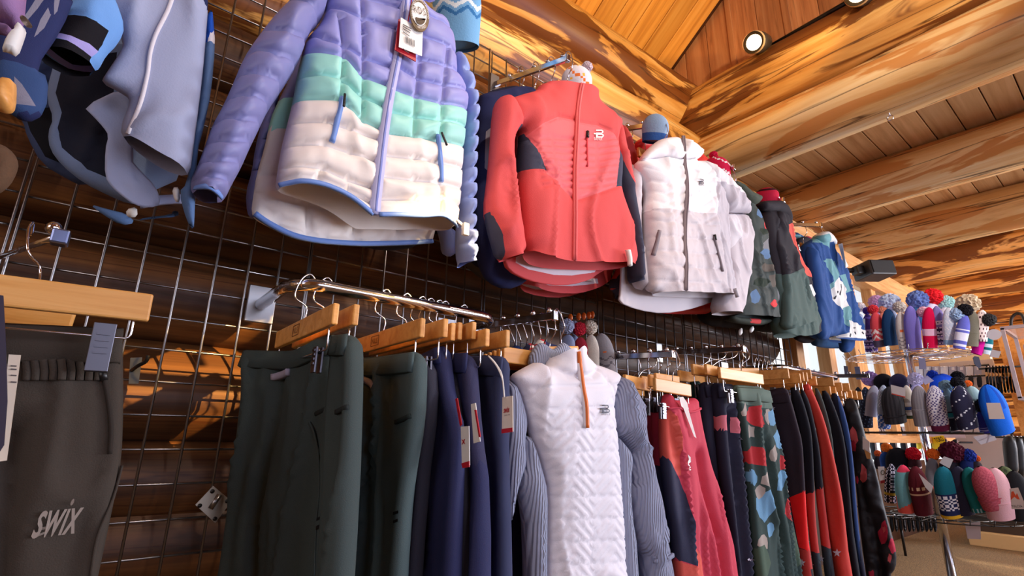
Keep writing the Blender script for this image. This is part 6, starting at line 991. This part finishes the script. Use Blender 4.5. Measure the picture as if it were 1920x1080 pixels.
for i in range(9): x = 190+i*74; gl('dark glove on white card behind the bottom hat tier'+', %s from the left' % ORD[i], 'r', [(x, 110), (x+20, 90), (x+52, 92), (x+60, 160), (x+70, 240), (x+26, 245), (x+12, 180)], XF, [fab((32, 34, 42)), fab((196, 190, 202))], [([(x+36, 80), (x+60, 80), (x+74, 250), (x+56, 250)], 1)], 'gloves behind the bottom hat tier')
for i, (x, lt) in enumerate(((540, ''), (652, 'TOKO'))):
    P3 = [atx(*p, XF-.3) for p in q('r', [(x, 80), (x+(40 if i == 0 else 80), 66), (x+(58 if i == 0 else 100), 150), (x+8, 165)])]; o = card('glove_pack', None, P3, .02, plain((236, 206, 20), .5), n); o['label'] = ['narrow yellow pack behind the stand pole', 'yellow pack printed with black lettering behind the hats'][i]; o['category'] = 'pack'
    if lt: card_text('lettering', o, lt, P3[3]+(P3[0]-P3[3])*.55+(P3[1]-P3[0])*.3, P3[2]+(P3[1]-P3[2])*.6-(P3[1]-P3[0])*.05, .05, plain((40, 40, 30)), n, bold=.02)
# white price rails of the glove wall, with pegs
for i, (y, lb) in enumerate(((30, 'upper'), (62, 'lower'))):
    a = atx(*q('r', [(165, y)])[0], XF+.05); b = atx(*q('r', [(880, y-16)])[0], XF+.05); m = MB().box((a+b)/2, abs(a[1]-b[1])/2, .01, .03, ((0, -1, 0), (1, 0, 0), (0, 0, 1))); o = m.build('price_rail', plain((214, 196, 206), .5), None, 'pale %s price rail on the glove wall behind the hats' % lb, 'rail')
# slat board
t = thing('slat_board', 'pale wooden slat board on the far wall right of the stand', 'panel', (7.4, -1.9, .6)); a = atx(*q('r', [(700, 60)])[0], 7.4); b = atx(*q('r', [(1172, 300)])[0], 7.4); zt, zb = a[2]+.15, b[2]-.05; yc = (a[1]+b[1])/2; hw = abs(a[1]-b[1])/2
ns = 6
for i in range(ns): h = (zt-zb)/ns; board('slat', (7.4, yc, zb+h*(i+.5)), hw, h/2-.012, .012, plain((226, 206, 184), .6), t, (pi/2, 0, -pi/2))
MB().box((7.43, yc, (zt+zb)/2), .01, hw, (zt-zb)/2).build('back_sheet', plain((120, 92, 70), .7), t)
for y_, z_ in ((.35, .3), (.7, .62)): MB().tube([(7.38, yc+hw-2*hw*y_, zb+(zt-zb)*z_), (7.26, yc+hw-2*hw*y_, zb+(zt-zb)*z_), (7.24, yc+hw-2*hw*y_, zb+(zt-zb)*z_+.03)], .006, 6).build('peg', CHROME, t)
# cream header shelf and clear hanging packs below the top tier
a = atx(*q('s', [(180, 665)])[0], 6.9); b = atx(*q('s', [(985, 575)])[0], 6.9); c2 = atx(*q('s', [(985, 670)])[0], 6.9); o = MB().box(((a[0]), (a[1]+c2[1])/2, (a[2]+b[2])/2), .05, abs(a[1]-c2[1])/2, .09, bev=.01).build('header_board', plain((236, 216, 180), .6), None, 'cream header board of the far glove display', 'board')
for i in range(8):
    x = 200+i*85; P3 = [atx(*p, 6.7) for p in q('s', [(x, 690), (x+70, 686), (x+72, 800), (x+4, 806)])]; o = card('blister_pack', None, P3, .02, plain((170, 172, 196) if i % 3 else (224, 226, 240), .3), n); o['label'] = '%s blister pack from the left under the cream board' % ORD[i]; o['category'] = 'pack'; o['group'] = 'blister packs under the cream board'; card('hang_tab', o, [atx(*p, 6.7)+n*.004 for p in q('s', [(x+20, 694), (x+48, 692), (x+50, 720), (x+22, 722)])], .003, plain((232, 232, 240), .4), n)
for i in range(5):
    x = 470+i*86; gl('dark glove in the far display under the cream board'+', %s from the left' % ORD[i], 's', [(x, 780), (x+50, 776), (x+62, 860), (x+50, 900), (x+10, 900)], 6.6, [GLV[i % 4]], (), 'gloves under the cream board')
# clear acrylic case with folded goods
t = thing('acrylic_case', 'clear acrylic display case at the right edge', 'display case', atx(1890, 700, 6.0)); ACR = plain((225, 222, 232), .08, alpha=.35); ED = plain((206, 200, 210), .2)
f0 = atx(*q('s', [(1075, 300)])[0], 5.6); f1 = atx(*q('s', [(1240, 1010)])[0], 5.6); z0, z1 = f1[2], f0[2]; y0 = f0[1]; X0 = 5.6
MB().box((X0+.3, y0-.35, z1), .30, .35, .012).build('top_panel', ACR, t)
for dx, dy in ((0, 0), (.55, 0), (0, -.7), (.55, -.7)): MB().box((X0+dx, y0+dy, (z0+z1)/2), .012, .012, (z1-z0)/2).build('corner_post', ED, t)
for z in (z0, z1): MB().box((X0, y0-.35, z), .012, .36, .012).box((X0+.28, y0, z), .28, .012, .012).build('edge_bar', ED, t)
MB().box((X0+.3, y0-.35, z0), .30, .35, .012).build('floor_panel', ACR, t)
for i, (c_, lb) in enumerate((((222, 96, 70), 'coral'), ((120, 160, 130), 'sage green'), ((226, 140, 50), 'orange'), ((40, 36, 40), 'black'), ((150, 70, 50), 'rust'), ((196, 176, 190), 'pale pink'))):
    sp_ = (z1-z0)/6.4; z = z0+.06+i*sp_; o = thing('folded_shirt', lb+' folded shirt stacked beyond the acrylic case', 'shirt', (X0+1.0, y0-.5, z)); MB().box((X0+1.0, y0-.5, z), .18, .5, min(.05, sp_*.42), bev=.02).build('body', fab(c_), o); MB().tube([(X0+.82, y0-.9, z), (X0+.82, y0-.1, z)], .02, 8).build('fold', fab(c_), o)
MB().box((X0+1.25, y0-.5, (z0+z1)/2-.1), .03, .7, (z1-z0)/2+.3).build('shelf_back', HANGW, None, 'honey wooden shelf back behind the acrylic case', 'shelf')
# black jackets on a rack at the right edge, platform, cable
for i in range(4):
    x = 1150+i*52; gl('black jacket on a low rack at the right edge'+', %s from the left' % ORD[i], 'r', [(x, 80), (x+60, 60), (x+110, 90), (x+130, 380), (x+30, 360), (x+10, 200)], 5.3+.1*i, [shiny((26, 26, 28))], (), 'black jackets on the low rack', 'jacket', 'jacket')
MB().box((7.6, -1.6, .06), .9, 1.5, .06, bev=.005).build('low_platform', plain((226, 186, 128), .7), None, 'low pale plywood platform under the far displays', 'platform')
MB().tube(bez([atx(*p, 6.2) for p in q('s', [(1165, 280), (1170, 200), (1220, 150), (1280, 170), (1310, 260)])]), .012, 8).build('cable', BLACKM, None, 'black cable loop on top of the acrylic case', 'cable')
tagx('white hang tag below the bottom hat tier', 'r', [(885, 700), (995, 690), (1000, 815), (905, 810)], N4+.05, plain((206, 198, 206), .6)); tagx('large white and red ticket lying behind the middle tier', 'r', [(945, 75), (1085, 45), (1115, 95), (1000, 130)], N0+.3, plain((216, 214, 226), .6))

ya = min(-.14, atx(*q('r', [(120, 60)])[0], 6.82)[1]); yb = atx(*q('s', [(985, 620)])[0], 6.82)[1]; zt = atx(*q('s', [(600, 640)])[0], 6.82)[2]
t = thing('display_gondola', 'pale glove display board with shadow-toned base behind the hat stand', 'display stand', (6.82, (ya+yb)/2, 0))
MB().box((6.82, (ya+yb)/2, (zt+.62)/2), .02, abs(ya-yb)/2, (zt-.62)/2, bev=.004).build('back_panel', plain((206, 192, 186), .7), t); MB().box((6.82, (ya+yb)/2, .31), .03, abs(ya-yb)/2, .31, bev=.004).build('shaded_base', plain((70, 52, 38), .7), t)  # dark base colour takes in the shadow below the gloves
def rack(label, cr, p0, p1, X, post=True):
    a = atx(*q(cr, [p0])[0], X); b = atx(*q(cr, [p1])[0], X); z = (a[2]+b[2])/2; t = thing('display_rack', label, 'rack', (X, (a[1]+b[1])/2, 0)); MB().tube([(X+.035, a[1]+.05, z), (X+.035, b[1]-.05, z)], .008, 8).build('bar', BLACKM, t)
    y = a[1]-.06
    if not post:
        for y in (a[1]-.1, b[1]+.1): MB().tube([(X+.035, y, z), (6.80, y, z)], .007, 8).build('arm', BLACKM, t)
    else: MB().tube([(X+.035, y, 0), (X+.035, y, z)], .010, 8).build('post', BLACKM, t)
    for k in range(10): y = a[1]+(b[1]-a[1])*(k+.5)/10; MB().tube([(X+.035, y, z), (X-.05, y, z+.005)], .003, 6).build('peg', CHROME, t)
rack('black rack behind the far tan-banded gloves', 'x', (770, 60), (1180, 60), 6.2); rack('low black rack of gloves under the hat stand', 'r', (335, 650), (690, 650), 5.6); rack('black rack of carded gloves behind the bottom hat tier', 'r', (190, 115), (880, 100), XF, False); rack('black rack of gloves under the cream board', 's', (470, 790), (880, 786), 6.6, False); rack('black rack carrying blister packs under the cream board', 's', (200, 700), (870, 690), 6.72, False); rack('black garment rack at the right edge', 'r', (1150, 80), (1420, 70), 5.4)
